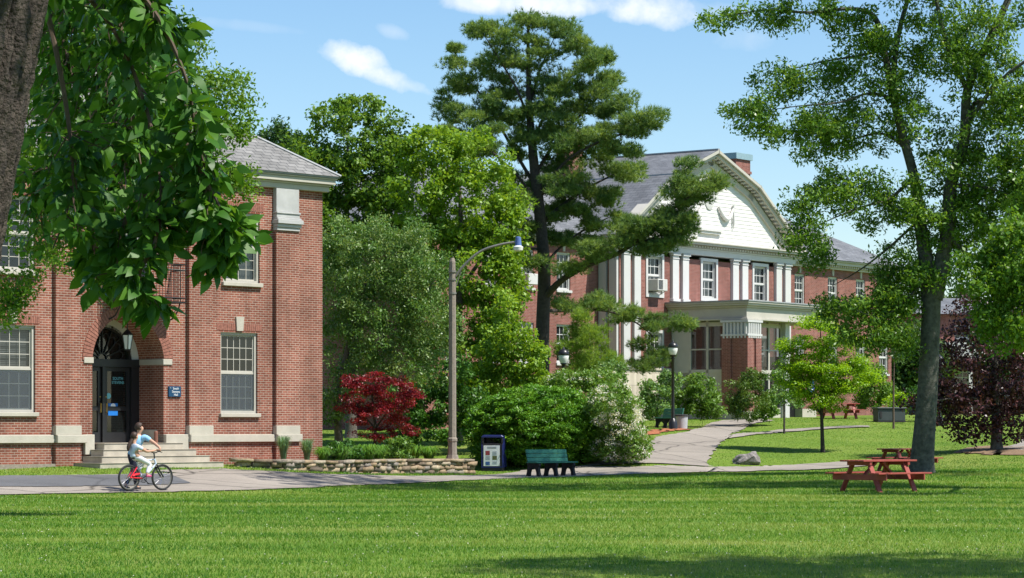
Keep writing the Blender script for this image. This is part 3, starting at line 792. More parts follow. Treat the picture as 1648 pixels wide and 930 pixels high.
# ================= the near brick building
B1=Bld(-5.74,79.0,.689,.725)
b1=thing('brick_building','red brick hall with arched doorway, stone steps and grey slate hip roof at the left','building',(B1.c[0],B1.c[1],0),B1.rz)
ZE=B1.z(500,306); W0=-15.2; DEP=13.0
arch=(-7.385,1.265,1.18,3.49)
zl0,zl1=2.03,4.40; zu0,zu1=5.87,7.93
uR=(B1.u(355),B1.u(414.5)); uRu=(B1.u(359),B1.u(418)); uL=(-12.12,-10.58)
uC=(B1.u(183),B1.u(243))
ops=[(uR[0],uR[1],zl0,zl1),(uRu[0],uRu[1],zu0,zu1),(uL[0],uL[1],zl0,zl1),(uL[0],uL[1],zu0,zu1),(uC[0],uC[1],5.35,zu1)]
m=MB(); wall_front(m,W0,0,.1,ZE,0,ops,.22,[arch])
m.quad((0,0,.1),(0,DEP,.1),(0,DEP,ZE),(0,0,ZE)); m.quad((W0,0,.1),(W0,0,ZE),(W0,DEP,ZE),(W0,DEP,.1)); m.quad((W0,DEP,.1),(W0,DEP,ZE),(0,DEP,ZE),(0,DEP,.1))
# porch reveal: brick side walls and barrel vault
xc,r,a0,zs=arch; dp=1.15
for sx in(-1,1): m.quad((xc+sx*r,0,a0),(xc+sx*r,dp,a0),(xc+sx*r,dp,zs),(xc+sx*r,0,zs))
n=24
for k in range(n):
    t0,t1=math.pi*k/n,math.pi*(k+1)/n
    m.quad((xc+r*math.cos(t0),0,zs+r*math.sin(t0)),(xc+r*math.cos(t0),dp,zs+r*math.sin(t0)),(xc+r*math.cos(t1),dp,zs+r*math.sin(t1)),(xc+r*math.cos(t1),0,zs+r*math.sin(t1)))
obj('wall',m,M['brick'],b1)
# voussoirs round the arch
m=MB(); nv=46
for k in range(nv):
    t0=math.pi*(k+.08)/nv; t1=math.pi*(k+.92)/nv; ra,rb=r+.002,r+.34
    if k in(22,23): continue
    q=[(xc+ra*math.cos(t0),zs+ra*math.sin(t0)),(xc+rb*math.cos(t0),zs+rb*math.sin(t0)),(xc+rb*math.cos(t1),zs+rb*math.sin(t1)),(xc+ra*math.cos(t1),zs+ra*math.sin(t1))]
    m.prism(q,-.022,.02)
M['voussoir']=plain('arch_brick',(.275,.115,.082),.85,var=.4,scale=14)
obj('brick_arch',m,M['voussoir'],b1)
m=MB(); m.prism([(xc-.13,zs+r-.02),(xc+.13,zs+r-.02),(xc+.19,zs+r+.5),(xc-.19,zs+r+.5)],-.10,.02); obj('keystone',m,M['stone'],b1,bevel=.01)
for sx in(-1,1):
    xa=xc+sx*r; boxes('impost',[(min(xa-sx*.03,xa+sx*.30),max(xa-sx*.03,xa+sx*.30),-.035,dp,zs-.08,zs+.08)],M['stone'],b1,.008)
# plaster archivolt and back wall round the door
m=MB(); ri=1.0; n=28; yb=dp-.02
for k in range(n):
    t0,t1=math.pi*k/n,math.pi*(k+1)/n
    m.quad((xc+r*math.cos(t0),yb,zs+r*math.sin(t0)),(xc+ri*math.cos(t0),yb,zs+ri*math.sin(t0)),(xc+ri*math.cos(t1),yb,zs+ri*math.sin(t1)),(xc+r*math.cos(t1),yb,zs+r*math.sin(t1)))
    m.quad((xc+ri*math.cos(t0),yb,zs+ri*math.sin(t0)),(xc+ri*math.cos(t0),yb+.12,zs+ri*math.sin(t0)),(xc+ri*math.cos(t1),yb+.12,zs+ri*math.sin(t1)),(xc+ri*math.cos(t1),yb,zs+ri*math.sin(t1)))
obj('archivolt',m,M['white'],b1)
# double door, transom and fanlight
m=MB(); dz=zs-.02; db=dp+.06
for xa,xb in((xc-r,xc-.98),(xc-.05,xc+.05),(xc+.98,xc+r)): m.box(xa,xb,db-.10,db+.05,a0,dz-.10)
m.box(xc-r,xc+r,db-.14,db+.06,dz-.12,dz+.10)
n=28
for k in range(n):
    t0,t1=math.pi*k/n,math.pi*(k+1)/n
    ra,rb=.90,1.02
    q=[(xc+ra*math.cos(t0),dz+.1+ra*math.sin(t0)*.97),(xc+rb*math.cos(t0),dz+.1+rb*math.sin(t0)*.97),(xc+rb*math.cos(t1),dz+.1+rb*math.sin(t1)*.97),(xc+ra*math.cos(t1),dz+.1+ra*math.sin(t1)*.97)]
    m.prism(q,db-.08,db+.04)
fd=obj('door_frame',m,M['blackpaint'],b1)
m=MB()
for k in range(1,8):
    t=math.pi*k/8; m.beam((xc+.16*math.cos(t),db-.02,dz+.1+.16*math.sin(t)),(xc+.88*math.cos(t),db-.02,dz+.1+.86*math.sin(t)),.03,.03)
    tt=[math.pi*(k-.5)/8+math.pi/8*j/6-math.pi/16+math.pi/16 for j in range(7)]
for k in range(8):
    tm=math.pi*(k+.5)/8
    m.tube([(xc+(.62+.13*math.sin(math.pi*j/6))*math.cos(math.pi*(k+j/6)/8),db-.02,dz+.1+(.62+.13*math.sin(math.pi*j/6))*math.sin(math.pi*(k+j/6)/8)) for j in range(7)],.014,5)
m.tube([(xc+.16*math.cos(math.pi*j/10),db-.02,dz+.1+.16*math.sin(math.pi*j/10)) for j in range(11)],.02,5)
fl=obj('fanlight',m,M['blackpaint'],b1)
m=MB(); m.add([(xc+.95*math.cos(math.pi*k/20),db+.01,dz+.1+.93*math.sin(math.pi*k/20)) for k in range(21)],[tuple(range(21))]); obj('pane',m,M['darkglass'],fl)
for sx in(-1,1):
    m=MB(); x0,x1=(xc-.97,xc-.055) if sx<0 else (xc+.055,xc+.97); zt=dz-.13
    s=.11
    m.box(x0,x0+s,db-.03,db+.03,a0+.02,zt); m.box(x1-s,x1,db-.03,db+.03,a0+.02,zt); m.box(x0+s,x1-s,db-.03,db+.03,zt-s,zt); m.box(x0+s,x1-s,db-.03,db+.03,a0+.02,a0+.30); m.box(x0+s,x1-s,db-.025,db+.025,a0+.92,a0+1.04)
    d=obj('door',m,M['blackpaint'],b1)
    g=MB(); g.quad((x0+s,db,a0+.3),(x1-s,db,a0+.3),(x1-s,db,zt-s),(x0+s,db,zt-s)); obj('pane',g,M['darkglass'],d)
    h=MB(); xh=x1-.05 if sx<0 else x0+.05
    h.tube([(xh,db-.03,a0+.85),(xh,db-.09,a0+.87),(xh-sx*-.0,db-.09,a0+1.12),(xh,db-.03,a0+1.14)],.016,6); h.lathe([(.03,0),(.03,.02)],(xh,db-.05,a0+1.3),8); obj('handle',h,M['brass'],d)
    if sx>0:
        q=MB(); q.box(x0+.16,x0+.50,db-.014,db-.010,a0+.78,a0+1.13); obj('sticker',q,M['sticker'],d)
        q=MB(); q.lathe([(.09,0),(.09,.004)],(0,0,0),16); q.v=[(x0+.33+a,db-.020+c,a0+1.04+b) for a,b,c in q.v]; obj('sticker',q,M['letter'],d)
        q=MB(); q.lathe([(.085,0),(.085,.004)],(0,0,0),16); q.v=[(x0+.17+a,db-.016+c,a0+1.34+b) for a,b,c in q.v]; obj('sticker',q,M['teal'],d)
        text('lettering','SOUTH\nSTEVENS',.115,M['teal'],d,(x0+.50,db-.022,a0+1.78),(R(90),0,0))
# dark lobby behind the doors
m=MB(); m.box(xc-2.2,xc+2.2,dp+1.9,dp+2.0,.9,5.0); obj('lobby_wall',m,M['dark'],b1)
m=MB(); m.box(W0+.1,xc-2.3,1.6,1.7,.5,8.9); m.box(xc+2.3,-.1,1.6,1.7,.5,8.9); m.box(W0+.1,-.1,.4,1.5,5.05,5.15); obj('light_baffle',m,M['dark'],b1)  # unseen dark panels added behind the windows to keep the panes dark
# water table, corner stones, plinths
wt0,wt1=1.19,1.41
boxes('water_table',[(W0,-9.99,-.09,.02,wt0,wt1),(-9.985,-8.98,-.215,.02,wt0,wt1),(-5.28,-4.425,-.215,.02,wt0,wt1),(-4.42,-1.965,-.09,.02,wt0,wt1),(-1.96,-.98,-.215,.02,wt0,wt1)],M['stone'],b1,.012)
boxes('corner_stone',[(-8.975,xc-r-.0,-.12,.30,.86,1.42),(xc+r,-5.285,-.12,.30,.86,1.42)],M['stone'],b1,.012)
boxes('reveal_stone',[(xc+r-.02,xc+r+.02,.31,dp,1.18,1.55),(xc-r-.02,xc-r+.02,.31,dp,1.18,1.55)],M['stone'],b1,.005)
for x0,x1 in((-13.75,-12.85),(-9.99,-9.15),(-5.28,-4.42),(-1.96,-1.05)):
    m=MB(); m.box(x0,x1,-.13,.02,1.67,ZE-.02); m.box(x0,x1,-.13,.02,.1,wt0)
    p=obj('pilaster',m,M['brick'],b1)
    m=MB(); m.box(x0-.02,x1+.02,-.165,.02,wt1,1.67); obj('plinth',m,M['stone'],p,bevel=.008)
    zt=ZE-.03; zc=B1.z(460,372)
    m=MB(); m.box(x0-.01,x1-.02,-.148,.02,zc+.56,zt); m.box(x0-.03,x1+.01,-.20,.02,zc+.50,zc+.555); m.box(x0-.015,x1-.01,-.17,.02,zc+.39,zc+.495)
    m.box(x0-.03,x1+.02,-.22,.02,zc+.33,zc+.385); m.box(x0-.05,x1+.05,-.28,.02,zc+.20,zc+.325); m.box(x0-.02,x1+.02,-.22,.02,zc+.10,zc+.195); m.box(x0-.01,x1-.01,-.18,.02,zc,zc+.095)
    obj('capital',m,M['capital'],p,bevel=.01)
# windows
sl1=(.06,.10,.11,'stone')
window(b1,*uR,zl0,zl1,0,5,3,M,sill=sl1,key=(.15,.46),screen=True,frame='cream',label='lower right window with dark panes')
window(b1,*uRu,zu0,zu1,0,4,3,M,sill=sl1,curtain=True,frame='cream',label='upper right window with pale curtains')
window(b1,*uL,zl0,zl1,0,4,3,M,sill=sl1,key=(.15,.46),blind=.5,screen=True,frame='cream',label='lower left window with blind half drawn')
window(b1,*uL,zu0,zu1,0,4,3,M,sill=sl1,blind=.4,frame='cream')
window(b1,*uC,5.35,zu1,0,4,3,M,sill=sl1,blind=.55,frame='cream',label='tall window behind the iron balcony')
# brick lintels: soldier course over each window
for x0,x1,z in((uR[0],uR[1],zl1),(uRu[0],uRu[1],zu1),(uL[0],uL[1],zl1),(uL[0],uL[1],zu1),(uC[0],uC[1],zu1)):
    k=int((x1-x0+.3)/.075); m=MB()
    for i in range(k):
        xa=x0-.15+(x1-x0+.3)*i/k; 
        m.box(xa+.005,xa+(x1-x0+.3)/k-.005,-.012,.01,z+.06,z+.27)
    obj('lintel',m,M['voussoir'],b1)
# iron balcony
m=MB(); bx0,bx1=B1.u(168),B1.u(276); z0=5.2; z1=6.25; d=-.62
m.box(bx0,bx1,d,-.01,z0-.05,z0); 
for z in(z0+.10,z1-.16,z1): m.tube([(bx0,-.02,z),(bx0,d,z),(bx1,d,z),(bx1,-.02,z)],.018,5)
x=bx0
while x<=bx1: m.tube([(x,d,z0),(x,d,z1)],.010,4); x+=.105
for y in np.arange(d,-.05,.105): m.tube([(bx0,y,z0),(bx0,y,z1)],.010,4); m.tube([(bx1,y,z0),(bx1,y,z1)],.010,4)
for xb in(bx0+.15,bx1-.15):
    m.tube([(xb,-.02,z0-.55),(xb,-.30,z0-.45),(xb,-.50,z0-.22),(xb,-.56,z0-.05)],.022,6); m.tube([(xb+.10*math.cos(t),-.26+.10*math.sin(t)*.0-.0,z0-.2+.10*math.sin(t)) for t in np.linspace(0,6.2,12)],.012,5)
m.box(bx0-.02,bx1+.02,d-.02,d+.02,z1-.01,z1+.02)
obj('balcony',m,M['iron'],b1)
# cornice
ov=.55
m=MB()
def runs(mb,p,za,zb):
    mb.box(W0-p,0+p,-p,.02,za,zb); mb.box(0-.02,p,.02,DEP+p,za,zb); mb.box(W0-p,W0+.02,.02,DEP+p,za,zb); mb.box(W0+.02,-.02,DEP-.02,DEP+p,za,zb)
runs(m,.15,ZE-.03,ZE+.12); runs(m,.19,ZE+.125,ZE+.18); runs(m,.29,ZE+.185,ZE+.33); runs(m,.33,ZE+.335,ZE+.38)
obj('cornice',m,M['cream'],b1,bevel=.008)
m=MB(); runs(m,.37,ZE+.385,ZE+.44); obj('gutter',m,M['flash'],b1)
zr=ZE+.43; e=.40; T=.66; hd=(DEP+2*e)/2; zt=zr+hd*T
A=(W0-e,-e,zr);Bp=(e,-e,zr);Cp=(e,DEP+e,zr);Dp=(W0-e,DEP+e,zr);R0=(W0-e+hd,-e+hd,zt);R1=(e-hd,-e+hd,zt)
ro=roof_obj('roof',[[A,Bp,R1,R0],[Bp,Cp,R1],[Cp,Dp,R0,R1],[Dp,A,R0]],'slate',b1)
m=MB(); 
for p,q in((Bp,R1),(Cp,R1),(A,R0),(Dp,R0),(R0,R1)): m.tube([np.array(p)+(0,0,.02),np.array(q)+(0,0,.02)],.045,6)
obj('hip_cap',m,M['flash'],ro)
# steps
m=MB()
dl=[(1.3,-9.37,-4.98,.64),(1.0,-9.08,-5.24,.82),(.70,-8.80,-5.49,1.0),(.40,-8.54,-5.73,1.178)]
zp=.2
for d,x0,x1,zt in dl:
    m.box(x0,x1,-d,-.125 if d>.4 else 0,zp,zt-.012); 
    m.box(x0-.015,x1+.015,-d-.02,-.126 if d>.4 else 0,zt-.010,zt); zp=zt-.02
m.box(xc-r+.001,xc+r-.001,0,dp+.4,.6,1.18)
obj('steps',m,M['step'],b1,bevel=.01)
m=MB(); m.box(W0,-9.4,-.12,.02,.1,.62); obj('foundation',m,M['concrete'],b1)
# things fixed to or standing by the entrance
sg=B1.w(B1.u(280),-.03,B1.z(280,630)); s=thing('sign','small blue wall sign with white lettering on brick right of the arch','sign',sg,B1.rz)
m=MB(); m.box(-.225,.225,-.015,.025,-.15,.15); obj('plate',m,M['bluesign'],s,bevel=.004)
text('lettering','South',.095,M['letter'],s,(.03,-.02,.085),(R(90),0,0)); text('lettering','Stevens',.095,M['letter'],s,(.03,-.02,-.005),(R(90),0,0)); text('lettering','Hall',.095,M['letter'],s,(.03,-.02,-.095),(R(90),0,0))
m=MB(); m.beam((-.19,-.02,.10),(-.14,-.02,.10),.02,.004); m.beam((-.175,-.02,.115),(-.155,-.02,.085),.012,.004); obj('arrow',m,M['letter'],s)
lu=B1.u(205,.45); lg=B1.w(lu,.45,B1.z(205,562,.45)); s=thing('lantern','black framed glass lantern hanging in the brick archway','lantern',lg,B1.rz)
m=MB(); m.lathe([(.03,-.05),(.10,-.02),(.10,.0)],n=6); m.lathe([(.17,.40),(.17,.42),(.10,.50),(.03,.56)],n=6); m.tube([(0,0,.55),(0,0,zs+math.sqrt(max(.01,r*r-(lu-xc)**2))-lg[2])],.015,6)
for k in range(6):
    t=2*math.pi*k/6; m.tube([(.10*math.cos(t),.10*math.sin(t),0),(.165*math.cos(t),.165*math.sin(t),.41)],.012,4)
obj('frame',m,M['blackpaint'],s)
m=MB(); m.lathe([(.09,.005),(.155,.40)],n=6); obj('glass',m,M['opal'],s)
pw=B1.w(B1.u(251,-.2),-.2,1.18); s=thing('bollard','short rust brown post at the top of the steps','post',pw,B1.rz)
m=MB(); m.lathe([(.055,0),(.055,.30),(.04,.335)],n=10); M['rust']=plain('rust_paint',(.22,.09,.06),.7); obj('post',m,M['rust'],s)

# ================= the far building with the gambrel gable
B2=Bld(10.1,130.0,.60,.80)
b2=thing('gabled_building','large red brick building with white gambrel pediment, pilasters and flat entrance porch','building',(10.1,130.0,0),B2.rz)
UC=-.55; HW=7.82; G0,G1=UC-HW,UC+HW; ZEV=10.57; SB=1.15; L0,L1=-21.6,20.3; MD=11.5; zg=1.2; BASE=4.45
wz0,wz1=8.02,9.82; lz0,lz1=4.55,6.15
wc=[UC-4.85,UC,UC+4.85]; ww=.62
ops=[(x-ww,x+ww,wz0,wz1) for x in wc]+[(wc[0]-ww,wc[0]+ww,lz0,lz1),(wc[2]-ww,wc[2]+ww,lz0,lz1)]
m=MB(); wall_front(m,G0,G1,BASE,ZEV-.7,0,ops,.16); m.quad((G0,0,BASE),(G0,0,ZEV),(G0,SB+.1,ZEV),(G0,SB+.1,BASE)); m.quad((G1,0,BASE),(G1,SB+.1,BASE),(G1,SB+.1,ZEV),(G1,0,ZEV))
xs=[L0+1.6+2.75*i for i in range(5)]+[G1+2.05+3.35*i for i in range(4)]
sides=[]
wingw=[(x,.55) for x in(-19.6,-16.9,-14.2,-11.3)]+[(B2.u(1287,SB),.52),(B2.u(1340,SB),.52),(B2.u(1385,SB),.52),(B2.u(1422,SB),.52)]
opsw=[(x-h,x+h,8.0,9.75) for x,h in wingw]+[(x-h,x+h,4.6,6.4) for x,h in wingw]
wall_front(m,L0,G0,zg,ZEV-.3,SB,[o for o in opsw if o[1]<G0],.16); wall_front(m,G1,L1,zg,ZEV-.3,SB,[o for o in opsw if o[0]>G1],.16)
m.quad((L0,SB,zg),(L0,SB,ZEV),(L0,SB+MD,ZEV),(L0,SB+MD,zg)); m.quad((L1,SB,zg),(L1,SB+MD,zg),(L1,SB+MD,ZEV),(L1,SB,ZEV)); m.quad((L0,SB+MD,zg),(L0,SB+MD,ZEV),(L1,SB+MD,ZEV),(L1,SB+MD,zg))
obj('wall',m,M['brick2'],b2)
m=MB(); m.box(G0-.06,G1+.06,-.10,SB,zg,BASE-.12); m.box(G0-.10,G1+.10,-.16,SB,BASE-.115,BASE); obj('stone_base',m,M['granite'],b2,bevel=.015)
# pilasters
def pil(x0,x1,zb,y=0.0):
    m=MB(); m.box(x0,x1,y-.16,y+.02,zb+.14,9.78); m.box(x0-.05,x1+.05,y-.22,y+.02,zb,zb+.135); m.box(x0-.02,x1+.02,y-.19,y+.02,9.785,9.83); m.box(x0,x1,y-.17,y+.02,9.835,9.95); m.box(x0-.06,x1+.06,y-.24,y+.02,9.955,10.07)
    obj('pilaster',m,M['white2'],b2,bevel=.01)
for s_ in(-6.95,-2.75,2.75,6.95):
    c=UC+s_; lowz=BASE if s_<-6 or s_>6 else 7.72
    pil(c-.72,c-.17,lowz); pil(c+.17,c+.72,lowz)
for y0,y1 in((.06,.50),(.68,1.10)): boxes('return_pilaster',[(G0-.16,G0+.02,y0,y1,BASE,10.07),(G1-.02,G1+.16,y0,y1,BASE,10.07)],M['white2'],b2)
# windows
for i,x in enumerate(wc):
    window(b2,x-ww,x+ww,wz0,wz1,0,3,2,M,cas=.06,mun=.035,surround=.16,curtain=(i==1))
for i in(0,2): window(b2,wc[i]-ww,wc[i]+ww,lz0,lz1,0,3,2,M,cas=.06,mun=.035,surround=.14)
for x,h in wingw:
    window(b2,x-h,x+h,8.0,9.75,SB,3,2,M,cas=.07,mun=.035,sill=(.06,.08,.12,'white2'),key=(.10,.42)); window(b2,x-h,x+h,4.6,6.4,SB,3,2,M,cas=.07,mun=.035,sill=(.06,.08,.12,'white2'))
# floors and dark partitions added inside so that no light falls straight through
m=MB(); m.box(L0+.3,L1-.3,SB+.5,SB+MD-.3,6.9,7.2); m.box(G0+.3,G1-.3,.3,SB+.45,6.95,7.15); m.box(L0+.3,L1-.3,SB+4.0,SB+4.1,1.3,6.88); m.box(L0+.3,L1-.3,SB+4.0,SB+4.1,7.22,10.2); obj('light_baffle',m,M['dark'],b2)
# entablature
m=MB(); m.box(G0-.20,G1+.20,-.20,SB,10.08,10.34); m.box(G0-.24,G1+.24,-.25,SB,10.343,10.42)
obj('frieze',m,M['white2'],b2,bevel=.01)
m=MB()
k=64
for i in range(k):
    xa=G0-.2+(2*HW+.4)*i/k; m.box(xa,xa+.14,-.40,-.252,10.43,10.53)
m.box(G0-.5,G1+.5,-.25,SB,10.425,10.56); m.box(G0-.62,G1+.62,-.58,SB,10.563,10.66); m.box(G0-.68,G1+.68,-.66,SB,10.663,10.72)
obj('cornice',m,M['cream'],b2)
# wing cornices
for xa,xb in((L0-.3,G0-.01),(G1+.01,L1+.3)):
    m=MB()
    m.box(xa,xb,SB-.18,SB+.05,ZEV-.42,ZEV-.2); m.box(xa-(.3 if xa<0 and xb<0 else 0),xb+(.0 if xb<0 else .3),SB-.42,SB+.05,ZEV-.197,ZEV-.03); m.box(xa-(.35 if xb<0 else 0),xb+(0 if xb<0 else .35),SB-.52,SB+.05,ZEV-.027,ZEV+.05)
    n_=int((xb-xa)/.24)
    for i in range(n_): m.box(xa+.24*i,xa+.24*i+.12,SB-.33,SB-.18,ZEV-.31,ZEV-.2)
    obj('wing_cornice',m,M['cream'],b2)
# gambrel pediment: overlapping clapboards
prof=[(-HW-.5,10.72),(-3.95,13.72),(0,15.2),(3.95,13.72),(HW+.5,10.72)]
def halfw(z): 
    return HW+.45-(z-10.72)/(13.72-10.72)*(HW+.45-3.9) if z<13.72 else max(0,3.9*(1-(z-13.72)/(15.2-13.72)))
m=MB(); z=10.72; bh=.19
while z<15.15:
    h0,h1_=halfw(z),halfw(min(z+bh,15.19)); m.quad((UC-h0,-.026,z),(UC+h0,-.026,z),(UC+h1_,-.010,z+bh),(UC-h1_,-.010,z+bh)); m.quad((UC-h0,-.026,z),(UC-h0,.0,z),(UC+h0,.0,z),(UC+h0,-.026,z)); z+=bh
obj('clapboard_gable',m,M['clap'],b2)
# raking cornice with blocks
m=MB(); mo=MB()
for i in range(4):
    (xa,za),(xb,zb)=prof[i],prof[i+1]; xa+=UC; xb+=UC; d=unit(np.array([xb-xa,0,zb-za])); nrm=np.array([-d[2],0,d[0]])
    p=np.array([xa,0,za]); q=np.array([xb,0,zb]); L=np.linalg.norm(q-p)
    def rk(y0,y1,t0,t1):
        c=(p+q)/2+nrm*(t0+t1)/2; c[1]=(y0+y1)/2; m.obox(c,(d,(0,1,0),nrm),(L/2+.06+abs(t0)*.2,(y1-y0)/2,(t1-t0)/2))
    rk(-.16,0,-.62,-.32); rk(-.50,0,-.18,-.02); rk(-.62,0,-.015,.12)
    nb=int(L/.33)
    for j in range(nb):
        c=p+d*(j+.5)*L/nb+nrm*(-.25); c[1]=-.30; mo.obox(c,(d,(0,1,0),nrm),(.06,.10,.045))
rkc=obj('raking_cornice',m,M['cream'],b2); obj('modillions',mo,M['cream'],rkc)
# swags and ledge on the gable
m=MB(); 
for sx in(-1,1):
    p0,p1=UC+sx*.75,UC+sx*2.15
    pts=[(p0+(p1-p0)*t,-.10-.05*math.sin(math.pi*t),12.62-.62*math.sin(math.pi*t)) for t in np.linspace(0,1,13)]
    m.tube(pts,[.05+.055*math.sin(math.pi*t) for t in np.linspace(0,1,13)],8)
    m.tube([(p1,-.10,12.75),(p1,-.12,12.3),(p1,-.12,11.95),(p1+.02*sx,-.10,11.55)],[.07,.04,.065,.015],8)
m.lathe([(.30,0),(.36,.06),(.20,.10)],(0,0,0),18)
nl_=len(m.v)-18*3; m.v=m.v[:nl_]+[(UC+a,-c,12.75+b) for a,b,c in m.v[nl_:]]
m.box(UC-1.0,UC+1.0,-.22,-.02,11.33,11.45); m.box(UC-.9,UC+.9,-.15,-.02,11.2,11.325)
obj('swag_ornament',m,M['white'],b2,smooth=True)
# gable roof
gy1=10.0; fy=-.60
gf=[];t_=.13
P2=[(x+UC,z) for x,z in [(-HW-.72,10.70),(-3.98,13.86),(0,15.34),(3.98,13.86),(HW+.72,10.70)]]
for i in range(2): (xa,za),(xb,zb)=P2[i],P2[i+1]; gf.append([(xa,gy1,za),(xa,fy,za),(xb,fy,zb),(xb,gy1,zb)])
for i in(3,2): (xa,za),(xb,zb)=P2[i+1],P2[i]; gf.append([(xa,fy,za),(xa,gy1,za),(xb,gy1,zb),(xb,fy,zb)])
ro=roof_obj('gable_roof',gf,'slate2',b2)
m=MB(); m.box(UC-.09,UC+.09,fy,gy1,15.33,15.40)
for sx in(-1,1): m.box(UC+sx*4.0-.05,UC+sx*4.0+.05,fy,gy1,13.78,13.87)
obj('ridge_cap',m,M['flash'],ro)
# main hip roof
e=.6; zr=ZEV+.06; hd=(MD+2*e)/2; zt=14.05; yr=SB-e+hd
A=(L0-e,SB-e,zr);Bp=(L1+e,SB-e,zr);Cp=(L1+e,SB+MD+e,zr);Dp=(L0-e,SB+MD+e,zr);R0=(L0-e+hd,yr,zt);R1=(L1+e-hd,yr,zt)
roof_obj('main_roof',[[A,Bp,R1,R0],[Bp,Cp,R1],[Cp,Dp,R0,R1],[Dp,A,R0]],'slate2',b2)
# chimneys
def chim(px,d,w_,dd,z1,cap):
    u=B2.u(px,d); m=MB(); m.box(u-w_,u+w_,d-dd,d+dd,11.5,z1); m.box(u-w_-.06,u+w_+.06,d-dd-.06,d+dd+.06,z1-.75,z1-.6)
    c=obj('chimney',m,M['brick2'],b2); k=MB(); k.box(u-w_-.1,u+w_+.1,d-dd-.1,d+dd+.1,z1,z1+.33 if cap else z1+.15); obj('cap',k,M['copper'] if cap else M['stone'],c)
chim(1181,6.6,.75,.6,B2.z(1181,258,6.6),True)
chim(917,6.4,.62,.4,B2.z(917,212,6.4),False)
# entrance porch
p0,p1=-4.33,3.9; pd=-4.58; zt_=7.6
m=MB(); m.box(p0+.10,p1-.10,pd+.10,-.005,6.82,7.30); m.box(p0+.02,p1-.02,pd+.02,-.005,7.305,7.40); m.box(p0-.10,p1+.10,pd-.10,-.005,7.405,7.50); m.box(p0-.16,p1+.16,pd-.16,-.005,7.503,7.60)
m.box(p0,p1,pd,-.005,6.72,6.817); obj('porch_roof',m,M['cream'],b2,bevel=.01)
m=MB(); m.box(p0-.2,p1+.2,pd-.2,-.006,7.602,7.655); obj('porch_flashing',m,M['flash'],b2)
def pier(x0,x1,y0,y1):
    zt=5.95; m=MB(); m.box(x0,x1,y0,y1,2.36,zt)
    # recessed joint on each face: brick pilaster strips
    m.box(x0-.08,x0+.42,y0-.08,y0+.42,2.36,zt-.01); m.box(x1-.42,x1+.08,y0-.08,y0+.42,2.36,zt-.01); m.box(x0-.08,x0+.42,y1-.42,y1+.08,2.36,zt-.01)
    p=obj('pier',m,M['brick2'],b2)
    m=MB(); m.box(x0-.02,x1+.02,y0-.02,y1+.02,zt+.002,6.715); m.box(x0-.13,x1+.13,y0-.13,y1+.13,6.60,6.71); m.box(x0-.11,x1+.11,y0-.11,y1+.11,zt+.003,zt+.10)
    for i in range(7):
        t=(i+.5)/7
        xx=x0-.05+(x1-x0+.1)*t; yy=y0-.05+(y1-y0+.1)*t
        m.box(xx-.05,xx+.05,y0-.10,y0,zt-.10,6.58); m.box(x0-.10,x0,yy-.05,yy+.05,zt-.10,6.58)
    obj('capital',m,M['white2'],p)
    m=MB(); m.box(x0-.10,x1+.10,y0-.10,y1+.10,1.4,2.36); obj('plinth',m,M['stone'],p,bevel=.01)
pier(p0+.05,p0+1.15,pd+.05,pd+1.35)
# glazed screens between the piers and the wall
def screen(xa,ya,xb,yb,zs_,bays,name):
    """white framed glazing between two plan points"""
    d=np.array([xb-xa,yb-ya]);L=np.linalg.norm(d);d/=L; m=MB(); g=MB()
    def pt(t,z): return (xa+d[0]*t,ya+d[1]*t,z)
    for i in range(bays+1): m.beam(pt(L*i/bays,1.6),pt(L*i/bays,6.72),.11,.12,up=(d[0],d[1],0))
    if name=='panel': m.beam(pt(0,4.2),pt(L/bays,4.2),.06,5.0)
    for z,h in((2.1,.9),(4.3,.16),(5.35,.06),(6.55,.2)): m.beam(pt(0,z),pt(L,z),.11 if h<.5 else .09,h)
    for i in range(bays): m.beam(pt(L*(i+.0)/bays+.0,3.4),pt(L*(i+1)/bays,3.4),.06,1.66) if name=='panel' else None
    g.quad(pt(0,2.5),pt(L,2.5),pt(L,6.45),pt(0,6.45)); s=obj('glazed_screen',m,M['cream'],b2); obj('pane',g,M['glass'],s)
screen(p0+.35,-.15,p0+.35,pd+1.45,0,3,'panel')
uc_=B2.u(1262,pd+.9)
screen(p0+1.25,pd+1.0,uc_-.2,pd+1.0,0,3,'door')
m=MB(); m.box(uc_-.2,uc_+.2,pd+.7,pd+1.1,1.5,6.71); obj('column',m,M['white2'],b2,bevel=.01)
m=MB(); m.box(p0-.3,p1+.6,pd-.9,-.17,1.2,1.62); obj('porch_floor',m,M['step'],b2)
m=MB(); m.box(G1+.35,G1+1.5,SB-.06,SB-.005,1.3,3.6); dd_=obj('side_door',m,M['blackpaint'],b2)
# doorway brick corner with its dark opening (right of the porch)
q=hit(1300,671); u0=B2.u(1291,-2.3); u1=B2.u(1312,-2.3)
m=MB(); m.box(u0,u1,-2.3,-.01,2.55,5.2); pb=obj('entry_wall',m,M['brick2'],b2)
m=MB(); m.box(u0-.04,u1+.04,-2.34,-.011,1.3,2.54); obj('plinth',m,M['stone'],pb)
m=MB(); m.box(B2.u(1268,-1.9),u0-.05,-1.9,-1.85,1.3,4.0); obj('shaded_opening',m,M['blackpaint'],b2)  # black panel stands in for the shade inside the opening
sg=B2.w(B2.u(1305,-2.36),-2.36,B2.z(1305,622,-2.36)); s=thing('sign','small blue sign on the brick corner beside the far entrance','sign',sg,B2.rz)
m=MB(); m.box(-.30,.30,-.02,.03,-.28,.28); M['bluesign2']=plain('mid_blue_sign',(.03,.12,.40),.4); obj('plate',m,M['bluesign2'],s)
